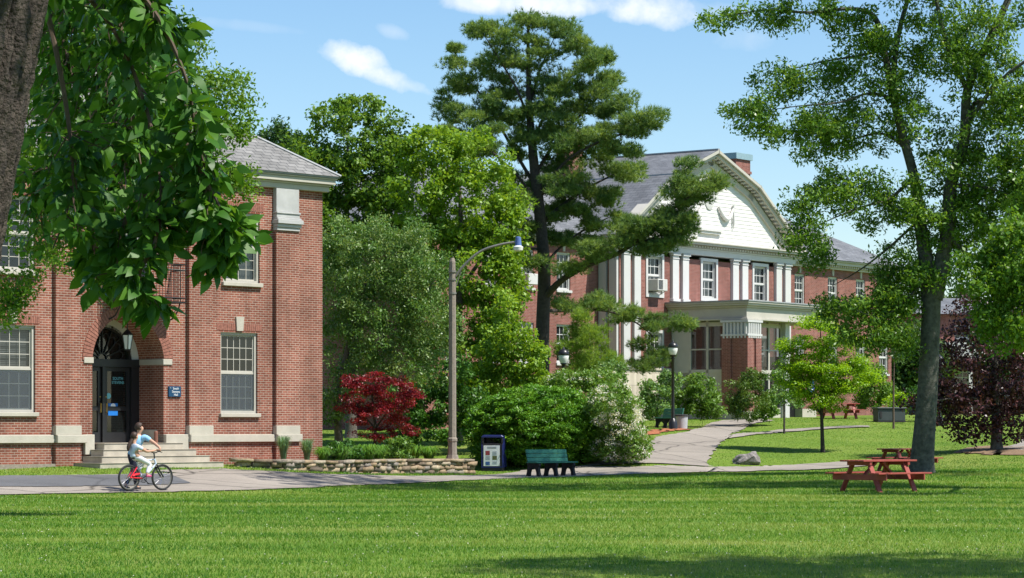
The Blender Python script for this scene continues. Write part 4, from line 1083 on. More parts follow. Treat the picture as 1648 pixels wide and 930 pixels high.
m=MB(); m.box(-.2,.2,-.028,-.021,.05,.12); m.box(-.2,.14,-.028,-.021,-.06,.0); m.box(-.2,.18,-.028,-.021,-.17,-.11); obj('lettering',m,M['letter'],s)
# window air conditioner
ac=B2.w(wc[0]-.02,0,8.16); s=thing('air_conditioner','grey window air conditioner under the raised sash of the upper left gable window','air conditioner',ac,B2.rz)
m=MB(); m.box(-.42,.42,-.50,.10,0,.56); obj('case',m,M['acgrey'],s,bevel=.02)
m=MB()
for i in range(9): m.box(-.36,.0,-.512,-.502,.08+.05*i,.105+.05*i)
obj('grille',m,M['dark'],s)
m=MB(); m.beam((-.3,-.42,-.01),(-.3,-.1,-.18),.03,.03); m.beam((.3,-.42,-.01),(.3,-.1,-.18),.03,.03); obj('bracket',m,M['white2'],s)
ac=B2.w(-14.2,SB,8.12); s=thing('air_conditioner','white air conditioner in a brick wing window behind the pine','air conditioner',ac,B2.rz)
m=MB(); m.box(-.36,.36,-.40,.10,0,.5); obj('case',m,M['white2'],s,bevel=.02)

# ================= distant house at the right, seen through the trees
B3=Bld(31.0,172.0,.96,.28)
b3=thing('distant_house','long pale house with porch rail far behind the purple beech','building',(31,172,0),B3.rz)
m=MB(); ops=[(x,x+1.2,z,z+1.7) for x in np.arange(-8,22,3.0) for z in(3.6,6.6)]
wall_front(m,-10,26,1.5,9.0,0,ops,.15); m.quad((-10,0,1.5),(-10,9,1.5),(-10,9,9),(-10,0,9)); m.quad((26,0,1.5),(26,9,1.5),(26,9,9),(26,0,9)); m.quad((-10,9,1.5),(26,9,1.5),(26,9,9),(-10,9,9)); obj('wall',m,M['brick2'],b3)
for a,b,c,d in ops: window(b3,a,b,c,d,0,2,2,M,mun=.05,sill=(.05,.08,.1,'white2'))
m=MB(); m.box(-10.3,26.3,-2.4,-.02,6.0,6.35); m.box(-10.3,26.3,-2.4,-2.3,6.36,7.1)
for x in np.arange(-10,27,4): m.box(x-.12,x+.12,-2.35,-2.11,1.5,6.0)
obj('porch',m,M['white2'],b3)
roof_obj('roof',[[(-10.6,-.6,9),(26.6,-.6,9),(22,4.5,10.3),(-6,4.5,10.3)],[(26.6,-.6,9),(26.6,9.6,9),(22,4.5,10.3)],[(26.6,9.6,9),(-10.6,9.6,9),(-6,4.5,10.3),(22,4.5,10.3)],[(-10.6,9.6,9),(-10.6,-.6,9),(-6,4.5,10.3)]],'slate2',b3)
# ------------------------------------------------------------------ street furniture
# tall concrete lamp post with a curved arm
b=hit(728,762); s=thing('street_lamp','tall weathered concrete lamp post with a curved arm beside the stone wall','street lamp',b)
sc_=F/b[1]; hz=(762-415)/sc_
m=MB(); m.lathe([(.30,-.1),(.30,.18),(.27,.26),(.20,.55),(.185,.62)],n=8); obj('base',m,M['concrete'],s)
m=MB(); m.lathe([(.155,.60),(.145,1.05),(.165,1.07),(.165,1.16),(.13,1.2),(.115,hz-.75),(.105,hz-.5),(.10,hz-.12),(.06,hz)],n=8); obj('pole',m,M['concrete'],s)
for z in(hz-.75,hz-.48,hz-1.2):
    m=MB(); m.lathe([(.135,z),(.135,z+.06)],n=12); obj('clamp',m,M['galv'],s)
m=MB(); pts=smooth_path([(.1,0,hz-.62,.05),(.42,-.02,hz-.22,.045),(.95,-.04,hz+.22,.042),(1.6,-.06,hz+.44,.04),((832-728)/sc_,-.08,hz+.53,.035)],5)
m.tube([q[:3] for q in pts],[q[3] for q in pts],8); m.tube([(.1,0,hz-1.0),(.28,-.01,hz-.45)],.022,6); obj('arm',m,M['galv'],s,smooth=True)
hx=(834-728)/sc_
m=MB(); m.lathe([(.05,.28),(.085,.26),(.10,.12),(.11,-.02)],(hx,-.08,hz+.42),14); lh=obj('lamp_housing',m,M['lampblue'],s,smooth=True)
m=MB(); m.lathe([(.11,-.02),(.17,-.06),(.15,-.17),(.08,-.21)],(hx,-.08,hz+.42),14); obj('lamp_glass',m,M['opal'],s,smooth=True)

def globe_lamp(loc,h,label,group='black globe lamp posts'):
    s=thing('globe_lamp',label,'street lamp',loc,group=group)
    m=MB(); m.lathe([(.19,-.15),(.19,.30),(.15,.36),(.13,.42),(.08,.48)],n=12); obj('base',m,M['blackpaint'],s,smooth=True)
    m=MB(); m.lathe([(.075,.46),(.065,1.2),(.06,h-.75),(.085,h-.72),(.085,h-.68),(.05,h-.66),(.12,h-.58),(.13,h-.55)],n=12); obj('pole',m,M['blackpaint'],s,smooth=True)
    m=MB(); m.lathe([(.12,h-.55),(.185,h-.42),(.20,h-.30),(.19,h-.24)],n=14); obj('globe',m,M['opal'],s,smooth=True)
    m=MB(); m.lathe([(.21,h-.25),(.225,h-.21),(.20,h-.12),(.13,h-.04),(.05,h),(.02,h+.07)],n=14); obj('cap',m,M['blackpaint'],s,smooth=True)
    return s
l=hit(1083,691); globe_lamp(l,(691-550)*l[1]/F,'black globe lamp post beside the climbing path and dark green bench')
Y=99.0; g=ground(907,Y); globe_lamp(g,EYE+(HZ-561)/F*Y-g[2],'black globe lamp rising from behind the rounded yew hedge')
Y=122.0; g=ground(1512,Y); globe_lamp(g,EYE+(HZ-572)/F*Y-g[2],'thin black globe lamp post between big trunk and purple beech')

# poster litter bin
g=hit(795,757.5); s=thing('litter_bin','black and blue litter bin with white information poster beside the yew hedge','litter bin',g,R(-9))
k=g[1]/F; h=(757.5-700)*k; w2=17.5*k; dd=.36
m=MB(); m.box(-w2,w2,-dd,dd,0,.09*h); m.box(-w2*.97,w2*.97,-dd*.97,dd*.97,.09*h,.76*h); m.box(-w2*.97,-w2*.80,-dd*.97,dd*.97,.76*h,.93*h); m.box(w2*.80,w2*.97,-dd*.97,dd*.97,.76*h,.93*h); m.box(-w2*.8,w2*.8,dd*.4,dd*.9,.76*h,.93*h); obj('body',m,M['binblack'],s,bevel=.012)
m=MB(); m.prism([(-w2*1.02,.93*h),(w2*1.02,.93*h),(w2*1.02,.955*h),(w2*.82,h),(-w2*.82,h),(-w2*1.02,.955*h)],-dd*1.02,dd*1.02); obj('lid',m,M['binblue'],s,bevel=.01)
m=MB()
for sx in(-1,1): m.box(sx*w2*.955-.018,sx*w2*.955+.018,-dd-.012,-dd*.90,.09*h,.74*h); m.box(sx*w2-.012,sx*w2+.012,-dd*.9,dd*.9,.10*h,.92*h)
m.box(-w2*.93,w2*.93,-dd-.010,-dd*.9,.09*h,.125*h); obj('side_panel',m,M['binblue'],s)
m=MB(); m.box(-w2*.80,w2*.68,-dd-.016,-dd*.9,.135*h,.71*h); po=obj('poster',m,M['poster'],s)
yf=-dd-.019
def pic(x0,x1,z0,z1,mt,nm='picture'):
    m=MB(); m.box(x0*w2,x1*w2,yf,yf+.002,z0*h,z1*h); obj(nm,m,M[mt],po)
pic(-.62,-.22,.44,.56,'photo_red'); pic(.02,.44,.31,.42,'photo_green'); pic(-.62,-.22,.16,.26,'photo_blue')
m=MB()
for z in(.655,.625): m.box(-.45*w2,.40*w2,yf,yf+.002,z*h,(z+.018)*h)
for z in(.53,.50,.47,.44): m.box(.02*w2,.42*w2,yf,yf+.002,z*h,(z+.012)*h)
for z in(.40,.37,.34,.31): m.box(-.62*w2,-.20*w2,yf,yf+.002,z*h,(z+.012)*h)
for z in(.25,.22,.19): m.box(.02*w2,.44*w2,yf,yf+.002,z*h,(z+.012)*h)
obj('lettering',m,M['ink'],po)

def bench(loc,rz,label,L=1.78):
    s=thing('park_bench',label,'bench',loc,rz)
    m=MB()
    for i in range(3): m.obox((0,.175+.033*i,.53+.132*i),((1,0,0),(0,.25,1),(0,1,-.25)),(L/2,.062,.019))
    obj('backrest',m,M['green_slat'],s,bevel=.006)
    m=MB()
    for i in range(4): m.box(-L/2-.02,L/2+.02,-.30+.125*i,-.30+.125*i+.115,.425,.468)
    obj('seat',m,M['green_slat'],s,bevel=.006)
    for x in(-L/2+.13,0,L/2-.13):
        m=MB(); out=[(-.33,0),(-.20,0)]
        out+=[(-.0+.17*math.cos(t),.02+.27*math.sin(t)) for t in np.linspace(math.pi,0,9)]
        out+=[(.20,0),(.33,0),(.29,.14),(.26,.30),(.27,.44),(.36,.86),(.29,.86),(.18,.44),(-.28,.425),(-.30,.36),(-.26,.28),(-.28,.14)]
        # outline given in the bench's depth; extrude along its length
        m.prism(out,-.05,.05); m.v=[(x+b_,a_,c_) for a_,b_,c_ in m.v]
        obj('support',m,M['black_cast'],s,bevel=.008)
    return s
g=hit(887,767.5); g[2]+=.03; bench(g,R(42),'green slatted park bench with black arched supports in front of the yew hedge')
Y=112.5; g=ground(1077,Y); bench(g,R(-60),'dark green bench half hidden behind the globe lamp post',1.5)
Y=111.5; g=ground(1097,Y); s=thing('litter_bin','small pale grey litter bin beside the globe lamp post','litter bin',g)
m=MB(); m.lathe([(.22,-.02),(.24,.0),(.27,.55)],n=16); obj('body',m,M['bagrey'],s,smooth=True)
m=MB(); m.lathe([(.30,.55),(.30,.60),(.24,.63)],n=16); obj('rim',m,M['dark'],s)

def picnic(loc,rz,label):
    s=thing('picnic_table',label,'picnic table',loc,rz,group='red picnic tables on the lawn'); L=1.86
    m=MB()
    for i in range(5): m.box(-L/2,L/2,-.375+.152*i,-.375+.152*i+.142,.715,.755)
    m.box(-.7,-.62,-.36,.36,.63,.714); m.box(.62,.7,-.36,.36,.63,.714); obj('tabletop',m,M['redwood'],s,bevel=.005)
    for sy in(-1,1):
        m=MB()
        for i in range(2): m.box(-L/2,L/2,sy*.70-.142+.146*i,sy*.70-.142+.146*i+.138,.425,.463)
        obj('seat',m,M['redwood'],s,bevel=.005)
    for sx in(-1,1):
        for sy in(-1,1):
            m=MB(); m.beam((sx*.66-sx*.05,sy*.60,0),(sx*.66-sx*.05,sy*.24,.712),.042,.145,up=(1,0,0)); obj('leg',m,M['redwood'],s,bevel=.004)
        m=MB(); m.box(sx*.66-.02,sx*.66+.025,-.84,.84,.285,.423); obj('crosspiece',m,M['redwood'],s,bevel=.004)
        m=MB(); m.beam((sx*.56,0,.34),(sx*.10,0,.70),.05,.09,up=(0,1,0)); obj('brace',m,M['redwood'],s)
    return s
g=hit(1414,791.5); picnic(g,R(40),'nearest red picnic table, standing alone in front of the big trunk').scale=(1.08,1.08,1.08)
Y=85.5; g=ground(1456,Y); picnic(g,R(38),'red picnic table half hidden behind the big tree trunk')
Y=127.0; g=ground(1351,Y); picnic(g,R(20),'small far red picnic table beside the entrance porch and shrubs')

# rock
g=hit(1201,747); s=thing('boulder','grey cracked boulder lying on the slope beside the path','rock',g); rng=np.random.default_rng(3)
bm=bmesh.new(); bmesh.ops.create_icosphere(bm,subdivisions=4,radius=1)
for v in bm.verts:
    p=v.co.copy(); q=p*1.0
    d=1+.35*mnoise.noise(p*1.1+Vector((3,1,7)))+.14*mnoise.noise(p*3.1)+.05*mnoise.noise(p*9)
    x=p.x*d*.47; z=max(-.05,p.z*d*.22+.13+.13*sstep(.0,.5,p.x)*(1 if p.z>0 else 0)-.06*sstep(.0,.9,-p.x)); 
    v.co=Vector((x,p.y*d*.34,float(z)))
    if abs(v.co.x-.10+.3*v.co.z)<.02: v.co*=.95
me=bpy.data.meshes.new('stone'); bm.to_mesh(me); bm.free(); M['rock']=plain('boulder_stone',(.20,.18,.17),.9,var=.55,scale=6,bump=.6,bscale=20); me.materials.append(M['rock']); link(bpy.data.objects.new('stone',me),s)

# utility cabinet far right
Y=124.0; g=ground(1431,Y); s=thing('utility_cabinet','low grey utility cabinet by the shrubs right of the honey locust','cabinet',g,R(15))
M['cabgrey']=plain('grey_cabinet',(.045,.055,.055),.5)
m=MB(); m.box(-.70,.70,-.3,.3,.05,.62); obj('body',m,M['cabgrey'],s,bevel=.02); m=MB(); m.box(-.76,.76,-.36,.36,.622,.70); obj('lid',m,M['cabgrey'],s,bevel=.02); m=MB(); m.box(-.6,-.5,-.33,-.31,.2,.5); m.box(-.72,.72,-.32,.32,0,.05); obj('base',m,M['dark'],s)

# dry stone wall
def stonewall():
    rng=np.random.default_rng(21)
    spec=[(378,75.2,.24),(450,75.6,.28),(533,77.5,.34),(561,79.5,.40),(640,83,.46),(700,85,.50),(752,86.5,.50)]
    top=[ground(x,y)[:2] for x,y,_ in spec]
    pts=resample(top,240); s=np.r_[0,np.cumsum(np.linalg.norm(np.diff(pts,axis=0),axis=1))]
    zt_=[h1(*p)+k[2] for p,k in zip(top,spec)]; st_=np.r_[0,np.cumsum(np.linalg.norm(np.diff(np.array(top),axis=0),axis=1))]
    ztop=lambda t: float(np.interp(t,st_,zt_))
    V=[];Fs=[];T=[];base=np.array([*pts[120],h1(*pts[120])])
    def ht(t): return .40+.02*math.sin(t*1.3)
    for c in range(4):
        t=-.05*c if c%2 else 0; z0=[-.50,-.36,-.22,-.10][c]; hh=[.15,.15,.13,.105][c]
        while t<s[-1]:
            Ls=rng.uniform(.22,.55) if c<3 else rng.uniform(.4,.85); tm=min(t+Ls/2,s[-1]); x=np.interp(tm,s,pts[:,0]); y=np.interp(tm,s,pts[:,1])
            x2=np.interp(min(tm+.1,s[-1]),s,pts[:,0]);y2=np.interp(min(tm+.1,s[-1]),s,pts[:,1]);x1=np.interp(tm-.1,s,pts[:,0]);y1=np.interp(tm-.1,s,pts[:,1])
            d=unit(np.array([x2-x1,y2-y1,0]));nrm=np.array([d[1],-d[0],0]);g=ztop(tm)
            if g+z0+hh<h1(x,y)+.03: t+=Ls+.006; continue
            dep=.22+.05*rng.random()+(.03 if c==3 else 0); h_=hh*rng.uniform(.8,1.02)/2
            cc=np.array([x,y,g+z0+h_])+nrm*rng.normal()*.025
            ro=rng.normal()*.05; d2=d*math.cos(ro)+np.array([0,0,1])*math.sin(ro)*.6; up=np.array([0,0,1.])
            o=len(V); n=0
            for k_ in(-1,1):
                for j_ in(-1,1):
                    for i_ in(-1,0,1):
                        f=1+rng.normal()*.10
                        V.append(cc+d2*i_*(Ls/2-.012)*(1+rng.normal()*.05)+nrm*j_*dep*(1 if i_==0 else .9)*f+up*k_*h_*(1+rng.normal()*.12)-base)
            q=lambda i,j,k_: o+k_*6+j*3+i
            for i in(0,1):
                Fs+= [(q(i,0,0),q(i,1,0),q(i+1,1,0),q(i+1,0,0)),(q(i,0,1),q(i+1,0,1),q(i+1,1,1),q(i,1,1)),(q(i,0,0),q(i+1,0,0),q(i+1,0,1),q(i,0,1)),(q(i,1,0),q(i,1,1),q(i+1,1,1),q(i+1,1,0))]
            Fs+=[(q(0,0,0),q(0,0,1),q(0,1,1),q(0,1,0)),(q(2,0,0),q(2,1,0),q(2,1,1),q(2,0,1))]
            T+= [rng.random()]*12; t+=Ls+.006
    m,nt,bs=_mat('dry_stone'); at=N(nt,'ShaderNodeAttribute',attribute_name='tint'); r=ramp(nt,at.outputs['Fac'],[(0,(.11,.085,.065)),(.3,(.28,.20,.12)),(.6,(.36,.28,.18)),(.8,(.21,.185,.16)),(1,(.44,.36,.24))])
    tcx=N(nt,'ShaderNodeTexCoord'); nz=N(nt,'ShaderNodeTexNoise',Scale=14.0,Detail=6.0); nt.links.new(tcx.outputs['Object'],nz.inputs['Vector']); rr=ramp(nt,nz.outputs['Fac'],[(.3,(.65,)*3),(.7,(1.2,)*3)])
    mx=N(nt,'ShaderNodeMix',data_type='RGBA',blend_type='MULTIPLY'); mx.inputs[0].default_value=1; nt.links.new(r.outputs[0],mx.inputs[6]); nt.links.new(rr.outputs[0],mx.inputs[7]); nt.links.new(mx.outputs[2],bs.inputs['Base Color']); bs.inputs['Roughness'].default_value=.9
    bp=N(nt,'ShaderNodeBump',Strength=.6,Distance=.02); nt.links.new(nz.outputs['Fac'],bp.inputs['Height']); nt.links.new(bp.outputs[0],bs.inputs['Normal'])
    o=arr_obj('stone_wall',np.array(V),np.array(Fs),m,tint=T); o.location=base
    tag(o,'low dry stone wall of tan stones that retains the garden bed','wall')
    return pts,np.array([ztop(t) for t in s])
WALL,WTOP=stonewall()
# garden bed surface behind the wall
back=[(p+np.array([.10,1.0])*np.array([.3,1.0])) for p in WALL]
pa=[tuple(p+np.array([0,.12])) for p in WALL[::8]]; pb=[tuple(p+np.array([.25,2.2 if i<20 else 4.5])) for i,p in enumerate(WALL[::8])]
t=np.linspace(0,1,14); A_=resample(pa,60);B_=resample(pb,60); G=A_[:,None]*(1-t)[None,:,None]+B_[:,None]*t[None,:,None]
z=np.maximum(H(G[...,0].ravel(),G[...,1].ravel())+.02,(np.interp(np.linspace(0,239,60),np.arange(240),WTOP)-.05)[:,None].repeat(14,1).ravel()*(1-np.tile(t,60))+np.tile(t,60)*(H(B_[:,0],B_[:,1])+.1).repeat(14))
k=np.arange(60*14).reshape(60,14)
o=arr_obj('garden_bed',np.c_[G.reshape(-1,2),z],np.stack([k[:-1,:-1],k[:-1,1:],k[1:,1:],k[1:,:-1]],-1).reshape(-1,4),M['mulch'],smooth=True); struct(o,'raised mulch garden bed behind the dry stone wall','garden bed')
POLYS.append(np.r_[A_,B_[::-1]])

# ------------------------------------------------------------------ bicycle and the two people
bo=hit(234.5,792.5); bo[2]+=.044; BR=R(44)
s=thing('bicycle','silver and red mountain bicycle on the path before the brick steps','bicycle',bo,BR)
WR=.330; RW,FW=-.51,.51
def wheel(x):
    m=MB(); m.ring((x,0,WR),(0,1,0),WR-.026,.027,36,8); wo=obj('wheel',m,M['rubber'],s,smooth=True)
    m=MB(); m.ring((x,0,WR),(0,1,0),WR-.055,.012,36,6); obj('rim',m,M['galv'],wo,smooth=True)
    m=MB()
    for i in range(20):
        t=2*math.pi*i/20; m.tube([(x+.02*math.cos(t+.6),.02*(-1)**i,WR+.02*math.sin(t+.6)),(x+(WR-.055)*math.cos(t),0,WR+(WR-.055)*math.sin(t))],.0028,4,cap=False)
    m.tube([(x,-.05,WR),(x,.05,WR)],.022,8); obj('spokes',m,M['chrome'],wo)
wheel(RW); wheel(FW)
BBk=(-.10,0,.29); ST=(-.27,0,.72); HT=(.27,0,.80); HB=(.31,0,.66)
m=MB(); m.tube([BBk,ST],.019,8); m.tube([ST,(.26,0,.78)],.018,8); m.tube([BBk,HB],.024,8); m.tube([HT,HB],.026,8); obj('frame',m,M['framewhite'],s,smooth=True)
m=MB()
for y in(-.06,.06): m.tube([(BBk[0],y*.4,BBk[2]+.02),(RW,y,WR)],.018,6); m.tube([(ST[0],y*.3,ST[2]-.12),(-.36,y,.52),(RW,y,WR)],.017,6)
m.tube([(-.2,0,.42),(-.38,-.05,.40),(-.44,-.06,.37)],.035,6)
obj('rear_frame',m,M['framered'],s,smooth=True)
m=MB(); m.tube([HT,(.26,0,.90),(.25,0,.95)],.017,6); 
for y in(-.055,.055): m.tube([(.32,y,.62),(.40,y,.48),(FW,y,WR)],.020,6)
m.tube([(.305,-.07,.64),(.305,.07,.64)],.022,6); obj('fork',m,M['blackpaint'],s,smooth=True)
m=MB(); m.tube([(.20,-.33,1.00),(.24,-.2,.985),(.27,-.06,.95),(.27,.06,.95),(.24,.2,.985),(.20,.33,1.00)],.014,6); hb=obj('handlebar',m,M['blackpaint'],s,smooth=True)
m=MB()
for y in(-1,1): m.tube([(.205,y*.32,1.0),(.235,y*.21,.988)],.021,8); m.tube([(.25,y*.2,.985),(.30,y*.26,.96),(.28,y*.31,.955)],.008,4)
obj('grip',m,M['rubber'],hb)
m=MB(); m.tube([ST,(-.295,0,.80)],.014,6); m.obox((-.30,0,.825),((1,0,.05),(0,1,0),(0,0,1)),(.13,.065,.028)); m.obox((-.18,0,.83),((1,0,.02),(0,1,0),(0,0,1)),(.09,.025,.02)); obj('saddle',m,M['blackpaint'],s,bevel=.012)
m=MB(); m.ring((BBk[0],-.055,BBk[2]),(0,1,0),.085,.008,20,5); m.ring((BBk[0],-.055,BBk[2]),(0,1,0),.05,.006,20,5); m.tube([(BBk[0],-.07,BBk[2]),(BBk[0]+.12,-.09,BBk[2]-.11)],.012,6); m.tube([(BBk[0],.07,BBk[2]),(BBk[0]-.10,.09,BBk[2]+.12)],.012,6)
m.tube([(BBk[0],-.055,BBk[2]+.085),(RW,-.055,WR+.045)],.006,4); m.tube([(BBk[0],-.055,BBk[2]-.085),(RW,-.055,WR-.045)],.006,4); m.ring((RW,-.055,WR),(0,1,0),.045,.007,14,5)
m.obox((BBk[0]+.13,-.14,BBk[2]-.115),((1,0,0),(0,1,0),(0,0,1)),(.05,.045,.012)); m.obox((BBk[0]-.10,.14,BBk[2]+.125),((1,0,0),(0,1,0),(0,0,1)),(.05,.045,.012))
obj('crankset',m,M['dark'],s)

def person(name,label,loc,rz,J,clothes,hair,shoes):
    """J: joints in the local frame (x ahead, y left, z up)"""
    s=thing(name,label,'person',loc,rz)
    g=lambda k: np.array(J[k],float)
    hd=g('head'); nk=g('neck'); ch=g('chest'); pv=g('pelvis'); fw=unit(g('face')-hd)
    js=[];es=[]
    def a(p,r,par=None):
        js.append((*p,r)); i=len(js)-1
        if par is not None: es.append((par,i))
        return i
    S=J['scale']
    ip=a(pv,(.125*S,.105*S)); isp=a((pv+ch)/2,(.120*S,.095*S),ip); ic=a(ch,(.145*S,.105*S),isp); inn=a(nk,.055*S,ic); 
    ij=a(hd-np.array([0,0,.055*S]),.075*S,inn); ih=a(hd+np.array([0,0,.02*S]),.098*S,ij); it=a(hd+np.array([0,0,.075*S]),.075*S,ih)
    a(hd+fw*.085*S+np.array([0,0,-.015*S]),.018*S,ih)                                 # nose
    for sd in('l','r'):
        sh=a(g('sh_'+sd),.062*S,ic); el=a(g('el_'+sd),.045*S,sh); wr=a(g('wr_'+sd),.030*S,el)
        hand=g('ha_'+sd); pm=a(hand,.034*S,wr)
        hp=a(g('hip_'+sd),.095*S,ip); kn=a(g('kn_'+sd),.066*S,hp); an=a(g('an_'+sd),.042*S,kn); ft=a(g('to_'+sd),.036*S,an)
    vs,fs=skin_verts(js,es,0,2); m=MB(); m.add(vs,fs)
    # ears, eyes' sockets are tiny here; fingers closed round the bar
    sdv=np.cross(fw,[0,0,1.]); 
    for k in(-1,1): 
        v2,f2=skin_verts(*((lambda p:([(*p,.014*S),(*(p+np.array([0,0,.035*S])),.016*S)],[(0,1)]))(hd+sdv*k*.092*S-np.array([0,0,.01]))),0,1); m.add(v2,f2)
    for sd in('l','r'):
        hand=g('ha_'+sd); wr=g('wr_'+sd); d=unit(hand-wr); bar=np.array(J['bar_'+sd],float); bar=unit(bar); pl=unit(np.cross(d,bar)); 
        if pl[2]>0: pl=-pl
        for i in range(4):
            o=hand+bar*(i-1.5)*.019*S+d*.02*S; ln=[.9,1.05,1.0,.8][i]*S
            c,e=chain((*o,.010*S),(*(o+d*.035*ln),.0095*S),(*(o+d*.045*ln+pl*.028*ln),.009*S),(*(o+d*.015*ln+pl*.045*ln),.008*S)); v2,f2=skin_verts(c,e,0,1); m.add(v2,f2)
        o=hand+bar*.03*S; c,e=chain((*o,.012*S),(*(o+bar*.02*S+d*.02*S+pl*.015*S),.011*S),(*(o+bar*.008*S+d*.035*S+pl*.04*S),.009*S)); v2,f2=skin_verts(c,e,0,1); m.add(v2,f2)
    obj('body',m,M['skin'],s,smooth=True)
    # shirt with short sleeves
    js=[];es=[]; b00=a(pv-np.array([0,0,.06*S]),(.155*S,.135*S)); b0=a(pv+np.array([0,0,.03*S]),(.150*S,.128*S),b00); b1_=a((pv+ch)/2,(.140*S,.112*S),b0); b2_=a(ch,(.162*S,.120*S),b1_); a(nk-np.array([0,0,.035*S]),.070*S,b2_)
    for sd in('l','r'):
        sh=a(g('sh_'+sd),.080*S,b2_); a(g('sh_'+sd)*.42+g('el_'+sd)*.58,.066*S,sh)
    v2,f2=skin_verts(js,es,0,2); m=MB(); m.add(v2,f2); obj('shirt',m,M[clothes[0]],s,smooth=True)
    js=[];es=[]; b0=a(pv+np.array([0,0,.0]),(.138*S,.118*S)); a(pv+np.array([0,0,.07*S]),(.135*S,.112*S),b0)
    for sd in('l','r'):
        hp=a(g('hip_'+sd),.108*S,b0); kn=a(g('kn_'+sd),.078*S,hp); a(g('an_'+sd)*.92+g('kn_'+sd)*.08,.056*S,kn)
    v2,f2=skin_verts(js,es,0,2); m=MB(); m.add(v2,f2); obj('trousers',m,M[clothes[1]],s,smooth=True)
    # hair
    bmh=bmesh.new(); bmesh.ops.create_icosphere(bmh,subdivisions=3,radius=1); sdh=unit(np.cross(fw,[0,0,1.])); fwh=unit(np.array([fw[0],fw[1],0]))
    hv=[]
    for v in bmh.verts:
        c=np.array(v.co); k=1+.05*mnoise.noise(Vector(c*3))+.03*mnoise.noise(Vector(c*9))
        q=c*k*np.array([.112,.098,.122])*S; q[0]=min(q[0],.050*S+.05*S*max(0,c[2])) ; q[2]=max(q[2],-.075*S)
        hv.append(hd+np.array([0,0,.035*S])-fwh*.022*S+fwh*q[0]+sdh*q[1]+np.array([0,0,1.])*q[2])
    hf=[tuple(w.index for w in f.verts) for f in bmh.faces]; bmh.free()
    js=[];es=[]
    if hair=='long':
        p=a(hd-fw*.07*S-np.array([0,0,.03*S]),.055*S)
        for q,r in((nk-fw*.10*S,.062*S),((nk+ch)/2-fw*.15*S,.062*S),(ch-fw*.17*S,.055*S),(ch*.6+pv*.4-fw*.17*S,.025*S)): p=a(q,r,p)
    m=MB(); m.add(hv,hf)
    if js: v2,f2=skin_verts(js,es,0,2); m.add(v2,f2)
    obj('hair',m,M['hair'],s,smooth=True)
    for sd in('l','r'):
        an,to=g('an_'+sd),g('to_'+sd); d=unit(to-an); js=[];es=[]; p=a(an-np.array([0,0,.02*S])-np.array([d[0],d[1],0])*.03*S,.050*S); q=a((an+to)/2-np.array([0,0,.012*S]),.046*S,p); a(to+np.array([d[0],d[1],0])*.02*S,.040*S,q)
        v2,f2=skin_verts(js,es,0,1); m=MB(); m.add(v2,f2); obj('shoe',m,M[shoes],s,smooth=True)
    return s
# girl on the saddle, her right foot on the pedal side nearest us
girl=dict(scale=.86,head=(-.33,0,1.345),face=(-.2,-.02,1.34),neck=(-.37,0,1.20),chest=(-.38,0,1.06),pelvis=(-.34,0,.87),
 sh_l=(-.34,.135,1.11),el_l=(-.10,.20,.99),wr_l=(.09,.20,1.0),ha_l=(.17,.20,1.02),sh_r=(-.34,-.135,1.11),el_r=(-.12,-.21,.98),wr_r=(.08,-.22,1.0),ha_r=(.165,-.22,1.025),
 hip_l=(-.30,.085,.84),kn_l=(.02,.11,.72),an_l=(-.17,.135,.46),to_l=(-.04,.14,.435),hip_r=(-.30,-.085,.84),kn_r=(.05,-.12,.66),an_r=(-.08,-.15,.40),to_r=(.05,-.15,.365),bar_l=(0,1,0),bar_r=(0,1,0))
person('person','child with long brown hair and pale blue shirt sitting on the bicycle',bo,BR,girl,('shirtlav','pantswhite'),'long','shoe')
# taller figure walking on the far side of the bicycle, reaching across to the handlebar
man=dict(scale=.98,head=(.115,.405,1.565),face=(.23,.345,1.555),neck=(.085,.42,1.42),chest=(.05,.43,1.27),pelvis=(-.06,.46,.93),
 sh_l=(.08,.60,1.345),el_l=(.16,.62,1.10),wr_l=(.27,.46,1.03),ha_l=(.24,.34,1.035),sh_r=(.17,.25,1.345),el_r=(.30,.02,1.18),wr_r=(.29,-.20,1.07),ha_r=(.235,-.27,1.035),
 hip_l=(-.06,.56,.88),kn_l=(.10,.58,.48),an_l=(.12,.58,.09),to_l=(.26,.59,.045),hip_r=(-.06,.37,.88),kn_r=(-.12,.37,.48),an_r=(-.36,.38,.12),to_r=(-.23,.38,.045),bar_l=(0,1,0),bar_r=(0,1,0))
person('person','taller person in light blue shirt and dark trousers walking behind the bicycle',bo,BR,man,('shirtblue','pantsdark'),'short','shoedark')
